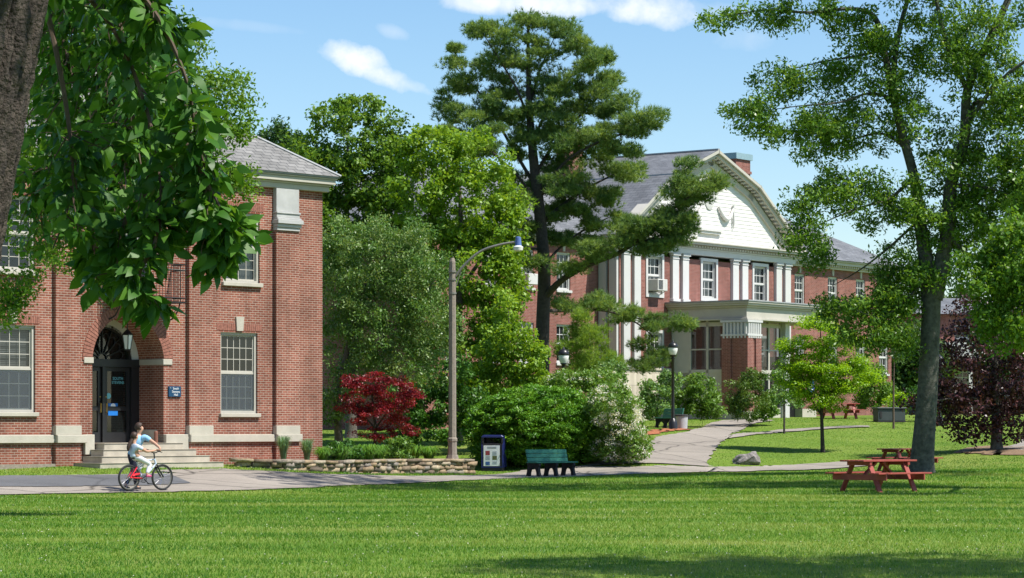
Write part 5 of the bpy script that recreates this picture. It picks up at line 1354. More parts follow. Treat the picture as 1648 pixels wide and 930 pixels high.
# ------------------------------------------------------------------ trees and plants
# -- right: the big spreading tree in front of the second table
b=hit(1484,761); b[2]-=.05
big_limbs=[[(1484,761,0,.355),(1492,640,0,.315),(1497,540,0,.295),(1500,462,0,.285)],
 [(1498,500,0,.30),(1494,446,.1,.26),(1480,352,.2,.19),(1471,285,.2,.16),(1455,226,.2,.14),(1436,150,.1,.12),(1423,80,0,.10),(1407,27,0,.085),(1369,14,-.2,.06),(1304,20,-.4,.045),(1234,16,-.5,.03),(1180,24,-.6,.015)],
 [(1502,480,0,.30),(1512,440,0,.26),(1526,366,-.1,.21),(1530,300,-.1,.19),(1552,226,0,.17),(1557,145,.1,.14),(1584,80,.2,.12),(1622,0,.3,.10),(1650,-90,.3,.07),(1660,-190,.3,.03)],
 [(1436,150,.1,.09),(1445,60,.3,.08),(1470,-40,.5,.06),(1480,-150,.6,.03)],
 [(1557,145,.1,.09),(1520,60,-.5,.07),(1500,-50,-.8,.05),(1490,-160,-1,.02)],
 [(1526,366,-.1,.09),(1545,400,-.3,.06),(1580,415,-.6,.045),(1630,410,-.9,.02)],
 [(1552,226,0,.10),(1568,167,.4,.08),(1600,165,.7,.06),(1645,158,1,.045),(1720,150,1.4,.02)],
 [(1552,205,0,.08),(1600,140,-.6,.06),(1648,100,-1,.05),(1720,60,-1.4,.02)],
 [(1440,160,.1,.06),(1400,150,-.4,.045),(1350,165,-.8,.035),(1290,170,-1,.02),(1215,180,-1.2,.01)],
 [(1460,240,.2,.06),(1420,215,.6,.045),(1370,225,1.0,.03),(1310,245,1.3,.012)],
 [(1471,285,.2,.06),(1430,320,-.3,.045),(1380,335,-.7,.03),(1310,365,-1,.012)],
 [(1480,352,.2,.05),(1440,390,.5,.04),(1390,430,.9,.025),(1340,460,1.1,.01)],
 [(1495,446,0,.05),(1460,480,-.4,.035),(1420,510,-.7,.02),(1380,500,-.9,.01)],
 [(1423,80,0,.05),(1380,90,.4,.04),(1320,100,.8,.025),(1240,120,1.1,.01)],
 [(1530,300,-.1,.06),(1580,300,-.6,.05),(1640,320,-1,.03),(1700,350,-1.3,.012)]]
lob=[(1170,28,45,16,.5,8,-.5),(1250,24,55,20,.6,12,-.5),(1340,30,60,28,.8,14),(1215,190,50,42,1.0,20,-1),(1260,140,50,40,1.0,16),(1300,215,60,45,1.2,22,-.6),(1340,130,50,45,1.2,16,.6),(1390,80,55,50,1.4,18),
 (1395,205,60,55,1.4,20,.6),(1300,375,40,30,.8,14,-.8),(1340,300,55,40,1.1,20,-.6),(1400,320,50,50,1.2,20),(1320,420,26,26,.7,8,.8),(1440,425,36,40,1.0,10,.3),(1350,500,38,34,.8,13,.6),(1410,505,55,45,1.0,26,-.5),(1450,555,28,22,.6,8,-.5),
 (1440,50,60,60,1.5,18),(1510,70,60,70,1.6,26),(1590,60,65,65,1.6,30),(1640,150,60,70,1.6,30),(1480,200,50,60,1.5,16),(1530,260,50,70,1.4,22),(1590,260,60,60,1.6,30),(1650,300,60,80,1.6,34),(1500,370,45,45,1.2,16),
 (1470,-90,120,80,3.0,46),(1590,-120,110,90,3.2,46),(1720,-20,90,110,3,46),(1760,170,80,110,2.6,40),(1330,-70,80,50,2,20),(1580,-230,90,60,2.6,24),(1850,80,60,90,2.2,20),
 (1455,460,36,46,1.0,20),(1550,350,50,50,1.2,26),(1510,420,50,50,1.2,20),(1600,330,60,70,1.5,34),(1640,420,50,50,1.4,24),(1540,120,60,70,1.6,24),(1600,180,60,60,1.6,24),(1710,250,90,120,2.6,56,-2),(1800,330,80,110,2.6,46,-2),(1420,-150,160,60,3,30,-2)]
lob=[(l[0],l[1],l[2],l[3],l[4],int(l[5]*1.12))+tuple(l[6:]) for l in lob]+[(1330,215,60,40,1.3,20),(1290,330,30,26,.6,8,-.8),(1440,480,40,40,.9,20),(1390,545,44,26,.8,14,-.4),(1460,330,40,50,1.2,16),(1420,140,50,50,1.3,18)]
rb=tree('ash_tree','tall spreading tree with leaning grey trunk and sparse feathery crown at the right','tree',b,lob,big_limbs,'ash','bark_big',clump=(.50,.34),nl=112,L=.138,W=.056,up=.25,seed=11,shell=.15,droop=.5,kr=.007,sides=5,rmin=.007,trunk_sides=18)
# bright low bough nearer to us at the far right
b=ground(1790,69.0)
tree('maple_tree','bright green maple bough reaching in from the right edge at head height','tree',b,
 [(1600,450,55,60,.9,34,-7),(1650,420,60,60,1.0,38,-7),(1565,420,30,30,.6,10,-7),(1640,520,55,50,.9,32,-7),(1595,515,35,35,.6,14,-7),(1620,370,40,30,.7,14,-7),(1710,480,70,110,1.2,40,-6),(1760,380,80,120,1.8,50),(1810,250,80,110,2,40),(1830,60,110,160,4.5,360),(1760,-110,90,80,4,150),(1120,-160,210,60,4,220),(1360,-180,220,90,4.2,260),(1620,-200,200,110,4.5,200)],
 [[(1790,760,0,.42),(1785,600,0,.36),(1780,480,0,.32),(1790,300,0,.26),(1800,100,0,.18),(1780,-100,0,.06)],[(1795,200,0,.18),(1700,0,0,.14),(1560,-140,0,.10),(1350,-190,0,.06),(1120,-160,0,.02)],[(1780,420,0,.12),(1760,440,-3.5,.09),(1720,470,-6,.06),(1650,460,-7,.035),(1590,450,-7.2,.012)]],
 'oak','bark',clump=(.38,.26),nl=72,L=.125,W=.066,up=.35,seed=12,shell=.2)
# purple beech
b=hit(1604,724)
tree('purple_beech','dark purple leaved beech with low spreading boughs at the right','tree',b,
 [(1600,555,62,55,1.6,40),(1548,605,58,42,1.5,36),(1625,625,58,52,1.6,40),(1575,655,62,34,1.5,36),(1535,640,36,30,1.0,16),(1640,500,50,60,1.5,26),(1520,680,24,14,.6,8),(1560,702,22,14,.6,8),(1620,690,55,20,1.2,18),(1610,435,40,50,1.2,18),(1560,500,35,45,1.1,14),(1655,590,50,80,1.6,36),(1485,650,26,16,.8,10),(1545,545,30,30,1,12)],
 [[(1604,724,0,.21),(1603,660,0,.17),(1602,590,0,.13),(1606,500,0,.09),(1612,420,0,.03)],[(1603,650,0,.07),(1560,640,-.3,.05),(1500,645,-.5,.015)],[(1603,640,0,.06),(1640,620,.3,.045),(1680,600,.5,.015)]],
 'beech','bark',clump=(.5,.26),nl=56,L=.125,W=.085,up=.45,seed=13,shell=.3,droop=.3)
# honey locust on the slope
b=hit(1324,728)
tree('honey_locust','young yellow green tree with layered foliage standing alone on the slope','tree',b,
 [(1325,560,56,44,1.4,34),(1325,620,72,34,1.5,40),(1375,600,30,36,1,14),(1318,522,34,20,.9,18),(1290,560,36,20,1.0,16),(1352,548,34,20,1.0,16),(1326,590,60,18,1.4,30),(1278,590,26,18,.8,12),(1382,582,24,22,.9,12),(1300,625,42,16,1.1,18),(1350,620,44,20,1.2,20),(1396,610,16,20,.6,6),(1330,650,40,14,1.0,14),(1268,612,18,12,.6,6)],
 [[(1324,728,0,.085),(1323,690,0,.07),(1322,655,0,.06),(1322,590,0,.04),(1320,520,0,.012)],[(1323,670,0,.04),(1305,640,-.1,.03),(1285,590,-.2,.01)],[(1323,660,0,.04),(1345,620,.1,.03),(1375,580,.2,.01)]],
 'locust','bark_dark',clump=(.42,.17),nl=130,L=.095,W=.05,up=1.2,seed=14,shell=.1)
# sapling before the porch
b=hit(1262,698)
tree('sapling','thin young sapling with few leaves beside the side path','tree',b,[(1255,605,16,22,.5,9),(1268,625,14,16,.45,6),(1258,640,18,10,.5,6),(1282,650,10,8,.3,3),(1246,630,8,10,.3,3)],
 [[(1262,698,0,.045),(1262,660,0,.038),(1261,620,0,.025),(1260,585,0,.008)]],'shrubblue','bark_dark',clump=(.30,.22),nl=44,L=.13,W=.075,seed=15,shell=.1)
b=hit(1438,690)
tree('thin_tree','slender bare stemmed young tree behind the big trunk','tree',b,[(1440,540,22,26,.7,9),(1436,580,16,16,.5,5)],[[(1438,690,0,.05),(1438,620,0,.04),(1440,560,0,.02),(1440,515,0,.008)]],'bgtree','twig',clump=(.35,.25),nl=36,L=.12,W=.06,seed=16,shell=.1)

# -- left foreground: the trunk at the frame edge with its drooping glossy boughs
fb=np.array([-2.42,11.0,0.0])
s=thing('elm_tree','big near tree with furrowed trunk and glossy drooping leaves filling the upper left','tree',fb)
rng=np.random.default_rng(31)
nr,nc=300,240; V=np.empty((nr,nc,3)); zz=np.linspace(-.1,7.5,nr)
for i,z in enumerate(zz):
    py=HZ-(z-EYE)*F/11.0
    xr=70-max(-400,py)*.185           # right edge of the trunk in the frame
    xr=min(xr,118); cxw=(xr-CX)/F*11.0; rad=.29+.10*math.exp(-max(0,z)/.5)
    if z>4.2: rad*=1-.10*(z-4.2)
    cxw-=rad
    for j in range(nc):
        t=2*math.pi*j/nc
        p=Vector((math.cos(t)*3.4,math.sin(t)*3.4,z*1.3))
        rdg=abs(mnoise.noise(Vector((p.x*2.1,p.y*2.1,z*1.5))))+.5*abs(mnoise.noise(Vector((p.x*4.4,p.y*4.4,z*4.5+5))))
        dr=.10*(min(rdg,.42)-.3)+.016*mnoise.noise(Vector((p.x*9,p.y*9,z*16)))
        V[i,j]=(cxw+(rad+dr)*math.cos(t)-fb[0],(rad+dr)*math.sin(t),z)
ii=np.arange(nr*nc).reshape(nr,nc); Fq=np.stack([ii[:-1],np.roll(ii,-1,1)[:-1],np.roll(ii,-1,1)[1:],ii[1:]],-1).reshape(-1,4)
M['bark_near']=plain('deep_furrowed_bark',(.055,.043,.034),.95,var=.7,scale=16,bump=1.0,bscale=60)
arr_obj('trunk',V.reshape(-1,3),Fq,M['bark_near'],s)
# hanging boughs
tb=MB(); LP=[];LD=[]
def bough(pts,Y,n2,ln2,seed,r=.02):
    rg=np.random.default_rng(seed); pts=[np.r_[P(a,b_,Y+c),r*(1-.8*i/(len(pts)-1))] for i,(a,b_,c) in enumerate(pts)]
    sp=smooth_path(pts,5); tb.tube([q[:3]-fb for q in sp],[q[3] for q in sp],6)
    n=len(sp)
    for k in range(int(n2*.8)):
        i=rg.integers(2,n); p=sp[i][:3]; tg=unit(sp[i][:3]-sp[i-1][:3])
        d=unit(tg*.35+rg.normal(size=3)*np.array([.9,.9,.6])+np.array([.22,0,-.12])); L=ln2*rg.uniform(.4,1.1); q=p.copy(); path=[p]
        for st in range(6):
            d=unit(d+rg.normal(size=3)*.16+np.array([0,0,-.12])); q=q+d*L/6; path.append(q)
        tb.tube([a-fb for a in path],[max(.0022,r*.28*(1-st/8)) for st in range(7)],5,cap=False)
        for st in range(1,7):
            for _ in range(rg.integers(2,5)):
                o=path[st]+(path[st]-path[st-1])*rg.random()*-.9; side=unit(np.cross(d,rg.normal(size=3)))
                LP.append(o+side*.045+np.array([0,0,-.018])); LD.append(unit(side*.75+d*.45+rg.normal(size=3)*.35+np.array([0,0,-.32])))
bs=[([(60,-190,.4),(120,-40,.3),(190,60,.2),(240,190,.1),(258,300,0),(252,360,0)],0,30,.28),
    ([(60,-230,-.3),(180,-70,-.2),(255,30,-.2),(300,130,-.2),(318,230,-.1),(345,310,0),(358,360,0)],0,32,.20),
    ([(60,-260,0),(160,-120,0),(220,-50,0),(255,0,0),(275,45,.1)],0,22,.20),
    ([(256,330,0),(250,390,-.1),(225,440,-.1),(240,475,-.1)],0,14,.12),
    ([(300,230,0),(330,290,-.1),(352,330,-.1),(366,365,-.1)],0,14,.14),
    ([(345,310,0),(352,360,0),(350,400,.1)],0,13,.11),
    ([(40,-120,.2),(90,80,.1),(115,240,.1),(110,330,.1),(85,400,0)],0,20,.26),
    ([(130,250,.4),(150,340,.4),(150,410,.4),(140,450,.4)],0,16,.18),
    ([(240,300,.2),(200,360,.2),(190,420,.2),(180,455,.2)],0,12,.13),
    ([(60,-120,7),(130,40,7),(170,150,7),(185,240,7),(175,300,7)],0,100,.55),
    ([(60,-180,8),(180,-20,8),(240,80,8),(258,170,8),(255,250,8)],0,84,.46),
    ([(40,-60,9),(80,100,9),(95,210,9),(75,300,9)],0,90,.60),
    ([(50,-220,6),(170,-20,6),(210,120,6),(212,210,6),(200,270,6)],0,90,.50),
    ([(40,-150,7.5),(100,60,7.5),(130,190,7.5),(125,270,7.5)],0,90,.55),
    ([(60,-200,8.5),(130,-60,8.5),(205,40,8.5),(235,70,8.5)],0,50,.42)]
for i,(pt,c,n2,l2) in enumerate(bs): bough(pt,12.0+c,n2,l2,100+i,r=.016 if i<9 else .026)
LP=np.array(LP); LD=np.array(LD); n=len(LP)
# each hanging leaf: three pairs of side points folded along the midrib, curved to its tip
lf=.098*(.5+.8*rng.random(n)); wf=lf*(.42+.14*rng.random(n))
nn=unit(rng.normal(size=(n,3))*.9+np.array([.15,-.15,.65])); d=LD; nn=unit(nn-d*(nn*d).sum(-1,keepdims=True)); sd=np.cross(nn,d)
prof_=[(0,0),(.12,.42),(.34,1.0),(.62,.80),(.84,.36),(1.0,0)]
curl=rng.uniform(-.05,.35,n)[:,None]
V=np.empty((n,12,3))
for k,(t,wd) in enumerate(prof_):
    mid=LP+d*(lf*t)[:,None]-nn*(curl*lf[:,None]*t*t)
    wv=np.maximum(wd,.02)
    V[:,2*k]=mid-sd*(wf*.5*wv)[:,None]+nn*(wf*.16*wv)[:,None]; V[:,2*k+1]=mid+sd*(wf*.5*wv)[:,None]+nn*(wf*.16*wv)[:,None]
idx=np.arange(n)[:,None,None]*12+np.array([[0,1,3,2],[2,3,5,4],[4,5,7,6],[6,7,9,8],[8,9,11,10]])[None]
tt=np.repeat(np.clip(rng.random(n)*.8+.1,0,1),12)
arr_obj('leaves',(V.reshape(-1,3)-fb),idx.reshape(-1,4),M['elm'],s,tint=tt)
# its upper crown, above the frame
C=[];
for c,rr,k in[((-1.4,12.5,5.9),(1.8,2.4,1.1),60),((-3.4,12.2,6.6),(2.4,2.6,1.4),80),((-2.6,18.6,7.4),(3.0,3.2,1.6),190)]:
    u=unit(rng.normal(size=(k,3)))*(rng.random(k)**.4)[:,None]; C.append(np.array(c)+u*np.array(rr))
C=np.concatenate(C); C=C[(C[:,2]>1.65+C[:,1]*.178)]
nodes=[np.array([-.15,0,4.2]),np.array([-.2,0,5.5]),np.array([.6,.8,5.3]),np.array([-1,.8,6])]; tb.tube([(-.1,0,4.0),(.4,.5,4.8),(.9,1.0,5.6)],[.13,.10,.06],8); tb.tube([(-.3,0,4.6),(-.9,.6,5.5),(-1.4,1.0,6.4)],[.16,.11,.06],8)
connect(rng,tb,nodes,[.12,.12,.08,.08],list(C-fb),kr=.01,rmin=.008)
obj('branches',tb,M['twig'],s,smooth=True)
k=70; m_=len(C)*k; u=unit(rng.normal(size=(m_,3)))*(rng.random(m_)**.5)[:,None]; pos=np.repeat(C,k,axis=0)+u*np.array([.42,.42,.3])
V,Fc,t=leaf_arrays(rng,pos,.12,.06,.6); arr_obj('crown',V-fb,Fc,M['elm'],s,tint=t)

# -- tree between it and the brick hall, foliage at the upper left
b=ground(-190,47.0)
tree('oak_tree','mid green tree standing before the brick hall, behind the near drooping boughs','tree',b,
 [(352,150,52,58,.8,30),(385,205,26,22,.5,9),(300,205,70,80,1.2,46),(215,140,90,110,1.6,50),(110,160,110,130,1.8,60),(60,320,80,100,1.4,40),(190,310,90,90,1.3,46),(300,300,70,55,1.0,36),(378,296,34,24,.5,13),(340,345,34,30,.5,10),(120,400,90,50,1.0,26),(25,460,38,36,.7,16),(20,505,30,22,.5,8),(-60,250,110,180,2,50),(150,20,140,90,2,40),(270,80,80,60,1.2,24)],
 [[(-190,760,0,.30),(-185,600,0,.25),(-170,420,0,.2),(-120,250,0,.14),(-60,100,0,.08),(-20,-20,0,.03)],[(-170,420,0,.14),(-60,330,0,.11),(80,270,0,.08),(220,230,0,.05),(340,190,0,.015)],[(-120,300,0,.10),(20,200,.4,.07),(160,140,.5,.04),(300,130,.3,.01)]],
 'oak','bark',clump=(.34,.26),nl=80,L=.085,W=.042,up=.4,seed=21,shell=.25)

# -- middle: maples behind the lamp
b=ground(565,107.0)
tree('maple_tree','bright green maple rising behind the brick hall roof','tree',b,
 [(560,225,70,62,1.8,60),(520,290,62,65,1.8,46),(605,285,60,70,1.8,46),(560,360,85,80,2,60),(625,215,28,40,.9,12),(562,168,22,16,.6,6),(480,260,38,42,1.2,16),(600,180,24,22,.7,7),(500,400,60,70,1.6,30),(505,300,40,60,1.4,30),(625,330,50,70,1.6,40),(595,430,70,60,1.6,36)],
 [[(565,650,0,.24),(566,560,0,.2),(562,450,0,.16),(558,340,0,.10),(560,220,0,.04)],[(563,450,0,.09),(520,340,-.2,.05),(495,260,-.3,.012)],[(562,420,0,.09),(605,320,.2,.05),(622,210,.3,.012)]],
 'maple2','bark',clump=(.50,.34),nl=80,L=.17,W=.11,up=.5,seed=41,shell=.4)
b=ground(735,101.0)
tree('maple_tree','broad yellow green maple behind the curved lamp arm','tree',b,
 [(700,240,46,46,1.6,34),(765,265,56,55,1.8,44),(680,310,56,60,1.8,40),(745,340,78,65,2.2,64),(800,380,48,70,1.6,38),(735,430,80,66,2.0,56),(810,470,42,66,1.4,30),(690,400,46,60,1.4,28),(720,580,60,60,1.5,36),(680,500,40,60,1.2,20),(775,620,40,40,1.2,24),(815,430,30,50,1.0,16),(795,520,40,40,1.2,20),(655,225,14,30,.5,6),(760,520,60,60,1.5,34),(822,330,26,44,.9,12)],
 [[(735,680,0,.24),(735,570,0,.2),(738,470,0,.16),(742,360,0,.1),(735,240,0,.03)],[(738,470,0,.09),(785,400,-.2,.06),(815,340,-.3,.012)],[(738,440,0,.08),(695,350,.2,.05),(675,260,.3,.012)]],
 'maple','bark',clump=(.46,.30),nl=84,L=.155,W=.10,up=.5,seed=42,shell=.4)
# spires of a dark conifer behind the roof
b=ground(452,113.0)
tree('cedar_tree','dark conifer whose tips show over the brick hall roof','tree',b,[(450,228,18,28,.9,26),(430,250,22,40,1.1,34),(474,252,22,36,1.0,30),(448,300,48,60,1.8,60),(412,258,16,34,.8,16),(500,290,30,50,1.2,30)],
 [[(452,640,0,.2),(452,400,0,.12),(451,215,0,.02)]],'spruce','bark_dark',clump=(.30,.42),nl=70,L=.20,W=.07,up=.1,seed=43,shell=.3)
# crabapple with dull silvery foliage
b=ground(545,90.5)
tree('crabapple_tree','dull grey green crabapple with dense drooping foliage beside the brick corner','tree',b,
 [(592,420,66,62,1.6,60),(545,470,36,70,1.1,34),(655,440,62,66,1.6,54),(550,560,34,60,1.0,30),(615,520,72,64,1.7,60),(685,520,52,70,1.4,46),(700,450,40,50,1.1,22),(590,590,52,40,1.2,24),(660,590,50,46,1.2,26),(540,385,26,36,.8,16),(600,370,40,24,1.0,16),(660,380,36,28,1.0,16),(722,540,22,46,.7,12),(565,625,34,26,.8,10),(530,430,18,60,.6,12),(532,655,18,36,.6,14),(640,500,80,120,1.0,50),(580,500,50,110,1.0,30)],
 [[(545,704,0,.15),(543,665,0,.13),(546,620,0,.11),(565,540,0,.08),(590,450,0,.04)],[(546,625,0,.07),(600,560,-.2,.05),(660,500,-.3,.03),(700,450,-.3,.012)]],
 'apple','bark',clump=(.42,.34),nl=96,L=.115,W=.048,up=.2,seed=44,shell=.4,droop=.7)
# Japanese maple
b=ground(603,88.0)
tree('japanese_maple','low dark red maple with layered foliage above the stone wall','tree',b,
 [(590,616,36,22,1.0,24),(630,628,40,22,1.1,24),(575,650,34,22,.9,20),(640,655,36,20,1.0,20),(610,675,44,20,1.1,22),(662,640,18,18,.6,8),(560,612,14,14,.5,6),(605,700,34,12,.8,10),(655,690,16,10,.5,5)],
 [[(603,722,0,.06),(604,690,0,.05),(600,650,0,.035),(596,610,0,.012)],[(604,690,0,.035),(630,655,-.2,.025),(655,635,-.3,.01)],[(604,690,0,.03),(580,660,.2,.02),(562,620,.2,.008)]],
 'jmaple','bark_dark',clump=(.30,.12),nl=110,L=.082,W=.04,up=.9,seed=45,shell=.35,droop=.4)
# young maple between lamp arm and pine
b=ground(822,97.0)
tree('young_maple','fresh green young maple between the curved lamp and pine trunk','tree',b,
 [(820,545,46,30,1.2,30),(790,580,36,32,1.0,26),(845,580,38,30,1.1,26),(770,610,32,24,.9,16),(865,610,22,24,.7,10),(815,610,50,26,1.2,26),(810,500,22,26,.7,10)],
 [[(822,680,0,.1),(822,620,0,.08),(820,560,0,.05),(818,490,0,.012)]],'maple','bark',clump=(.38,.26),nl=84,L=.13,W=.09,up=.5,seed=46,shell=.35)
b=ground(690,95.5)
tree('dark_shrub','dark green leafy shrub to the right of the red maple','shrub',b,[(690,655,42,34,1.1,36),(725,640,22,30,.8,14),(660,690,26,22,.7,12),(710,690,36,24,.9,18),(740,668,14,34,.6,10),(765,660,24,40,.9,18),(650,650,30,40,.9,18),(720,600,40,40,1,24)],(),'darkshrub','twig',clump=(.34,.26),nl=80,L=.12,W=.08,seed=47,trunk_name='stem',crown_name='foliage')
# rounded yew hedge
b=ground(868,92.0)
tree('yew_hedge','big rounded dark green yew mound behind the bench','hedge',b,
 [(866,688,112,68,2.5,560),(866,692,98,56,2.2,320),(866,695,76,44,1.8,180),(866,725,112,24,2.3,150),(780,695,32,40,1.3,60)],
 (),'yew','twig',clump=(.27,.12),nl=110,L=.12,W=.040,up=.75,seed=48,shell=.78,outw=.9,trunk_name='stem',crown_name='foliage')
# blossoming shrub: foliage and flower heads
def blossom(name,label,b,lobes,seed,nf):
    r=tree(name,label,'shrub',b,lobes,(),'shrub','twig',clump=(.34,.26),nl=80,L=.12,W=.06,up=.5,seed=seed,shell=.5,trunk_name='stem',crown_name='foliage')
    rng=np.random.default_rng(seed+1); C,D=sample_lobes(rng,[(a,b_,c*1.04,d*1.04,e*1.04,nf*f//60) for a,b_,c,d,e,f in lobes],b[1],.9)
    k=26; pos=np.repeat(C,k,axis=0)+rng.normal(size=(len(C)*k,3))*np.array([.07,.07,.045]); pos[:,2]=np.maximum(pos[:,2],H(pos[:,0],pos[:,1])+.04)
    V,Fc,t=leaf_arrays(rng,pos-b,.05,.042,.8); arr_obj('blossom',V,Fc,M['blossom'],r,tint=t)
b=ground(1000,90.5)
blossom('viburnum_shrub','arching shrub full of white blossom between the yew mound and path',b,[(1003,690,34,36,1.3,60),(985,655,40,36,1.3,60),(1018,716,24,26,1.0,40),(985,720,30,22,1.0,30)],51,105)
b=ground(945,95.5)
blossom('viburnum_shrub','pale green shrub with a few blossoms rising over the yew mound',b,[(945,625,40,26,1.3,50),(975,620,34,24,1.2,40),(905,620,30,20,1.1,30),(985,650,30,30,1.1,30)],53,38)
# small pine
b=ground(952,101.0)
tree('young_pine','small yellow green pine in front of the white corner pilasters','tree',b,
 [(948,545,34,24,1.2,26),(935,518,18,14,.6,8),(960,580,40,22,1.3,26),(912,560,20,22,.8,10),(985,590,18,18,.7,9),(940,600,46,16,1.3,16)],
 [[(952,660,0,.09),(952,590,0,.06),(945,505,0,.012)]],'pinelight','bark',clump=(.34,.26),nl=40,needle=(11,.17,.016),seed=54,shell=.3)
b=ground(982,98.0)
tree('shrub','grey green arching shrub at the foot of the stone corner','shrub',b,[(985,600,22,22,.8,16),(960,610,30,16,.9,14)],(),'apple','twig',clump=(.3,.24),nl=70,L=.12,W=.045,seed=55,trunk_name='stem',crown_name='foliage')

# -- the great white pine
b=ground(873,106.0)
pl=[[(873,650,0,.31),(873,540,0,.285),(876,440,0,.265),(872,380,0,.24),(866,320,0,.23),(858,250,0,.19),(852,170,0,.13),(850,90,0,.08),(850,25,0,.03)],
 # right arm, sweeping up to its tip over the gable
 [(876,480,0,.15),(905,450,-.8,.13),(950,425,-1.5,.11),(1000,405,-2.0,.09),(1045,370,-2.3,.07),(1085,335,-2.5,.05),(1125,305,-2.7,.02)],
 [(1020,395,-2.1,.05),(1060,380,-2.3,.035),(1100,372,-2.4,.012)],
 # low hanging bough to the lamp
 [(876,500,0,.08),(920,500,1.8,.06),(975,500,3.5,.05),(1025,520,4.5,.035),(1060,550,5,.012)],
 [(1000,510,4,.03),(1050,515,5,.02),(1115,525,5.5,.008)],
 [(870,360,0,.09),(905,330,.6,.07),(950,300,1.0,.05),(1010,270,1.3,.015)],
 [(866,320,0,.08),(905,265,-.7,.06),(960,230,-1.1,.05),(1040,205,-1.4,.015)],
 [(862,280,0,.08),(900,220,.5,.06),(950,170,.9,.045),(985,130,1.1,.012)],
 [(856,230,0,.07),(890,160,-.5,.05),(930,110,-.8,.035),(960,70,-1,.012)],
 [(862,300,0,.08),(820,230,.5,.06),(780,160,.9,.045),(735,110,1.1,.012)],
 [(868,330,0,.07),(830,280,-.6,.05),(780,235,-1,.04),(725,200,-1.3,.012)],
 [(854,200,0,.06),(830,140,-.5,.045),(800,90,-.8,.03),(775,50,-1,.012)],
 [(870,400,0,.06),(830,400,-.7,.04),(800,395,-1,.012)],
 [(874,430,0,.07),(900,400,.7,.05),(940,370,1.2,.04),(990,345,1.5,.012)],
 [(852,170,0,.06),(870,110,.4,.04),(895,55,.6,.012)]]
plob=[(850,38,22,16,.8,8),(895,48,24,18,.9,9),(800,62,26,22,1,10,-.8),(770,50,14,14,.6,5,-1),(930,75,28,22,1,10,-.8),(955,100,24,20,.9,8,-1),(850,85,40,34,1.4,18),(800,110,36,30,1.3,14,.4),(735,95,16,24,.7,7,1),(750,130,28,24,1,10,.8),(905,125,36,30,1.3,14,-.5),(980,90,12,14,.5,4),
 (720,165,14,26,.7,7),(765,185,40,26,1.3,15,-.8),(725,215,18,16,.7,7,-1.2),(820,170,36,34,1.3,14,.5),(870,160,36,34,1.4,14),(930,170,36,26,1.2,13,.8),(975,140,22,26,.9,9,1),(985,180,18,14,.7,6),
 (780,225,36,22,1.2,12,-1),(845,230,30,26,1.2,9,.8),(905,225,40,24,1.3,14,-.7),(965,215,36,22,1.2,13,-1),(1020,200,26,24,1,11,-1.3),(1050,195,14,20,.6,6,-1.4),(1010,240,30,18,1,9,-1),(955,255,34,18,1.1,10,1),(1010,275,34,18,1.1,12,1.3),(1000,165,18,18,.7,5,-1),
 (890,265,28,18,1,7,.6),(930,300,34,18,1.1,11,.9),(880,305,26,16,1,7,1),(975,320,30,16,1,10,1),(915,335,44,18,1.3,15,1),(970,355,40,16,1.2,12,1.5),(880,365,30,18,1,8,.7),(830,330,22,24,.9,6,-1),(815,395,24,14,.8,6,-1),(925,385,36,14,1.1,10,1),(850,420,26,14,.9,6,-.7),
 (1110,310,36,22,.9,20,-2.6),(1140,295,20,18,.6,9,-2.7),(1085,345,36,20,.9,17,-2.5),(1040,365,40,18,1.0,16,-2.3),(1095,375,24,16,.7,11,-2.4),(1000,385,34,16,1,13,-2),(960,405,30,16,1,10,-1.6),(1050,395,34,14,.9,12,-2.2),(1105,275,10,22,.4,5,-2.6),(920,430,20,12,.8,6,-1),
 (905,490,22,14,.7,6,1.5),(960,490,30,14,.8,10,3.2),(1010,508,28,11,.8,9,4.4),(1050,518,24,13,.7,7,4.8),(1098,522,22,11,.7,8,5.3),(1055,578,24,16,.7,9,5),(1035,550,10,12,.5,3,4.8),(1030,588,14,12,.5,4,4.6)]
plob=[(l[0],l[1],l[2],l[3],l[4],int(l[5]*1.05))+tuple(l[6:]) for l in plob]+[(860,210,50,40,1.4,14),(900,300,40,30,1.3,10,-.6),(845,300,30,30,1.1,8,.6),(835,370,26,24,1,7,.6),(905,205,40,40,1.3,10),(800,140,30,30,1.2,8),(955,130,26,30,1.1,8),(765,240,24,16,.8,6)]
tree('white_pine','towering dark pine with uneven wind swept crown before the gabled building','tree',b,plob,pl,'pine','bark_dark',clump=(.52,.23),nl=56,needle=(12,.20,.024),seed=61,shell=.25,kr=.008,rmin=.010,trunk_sides=14)

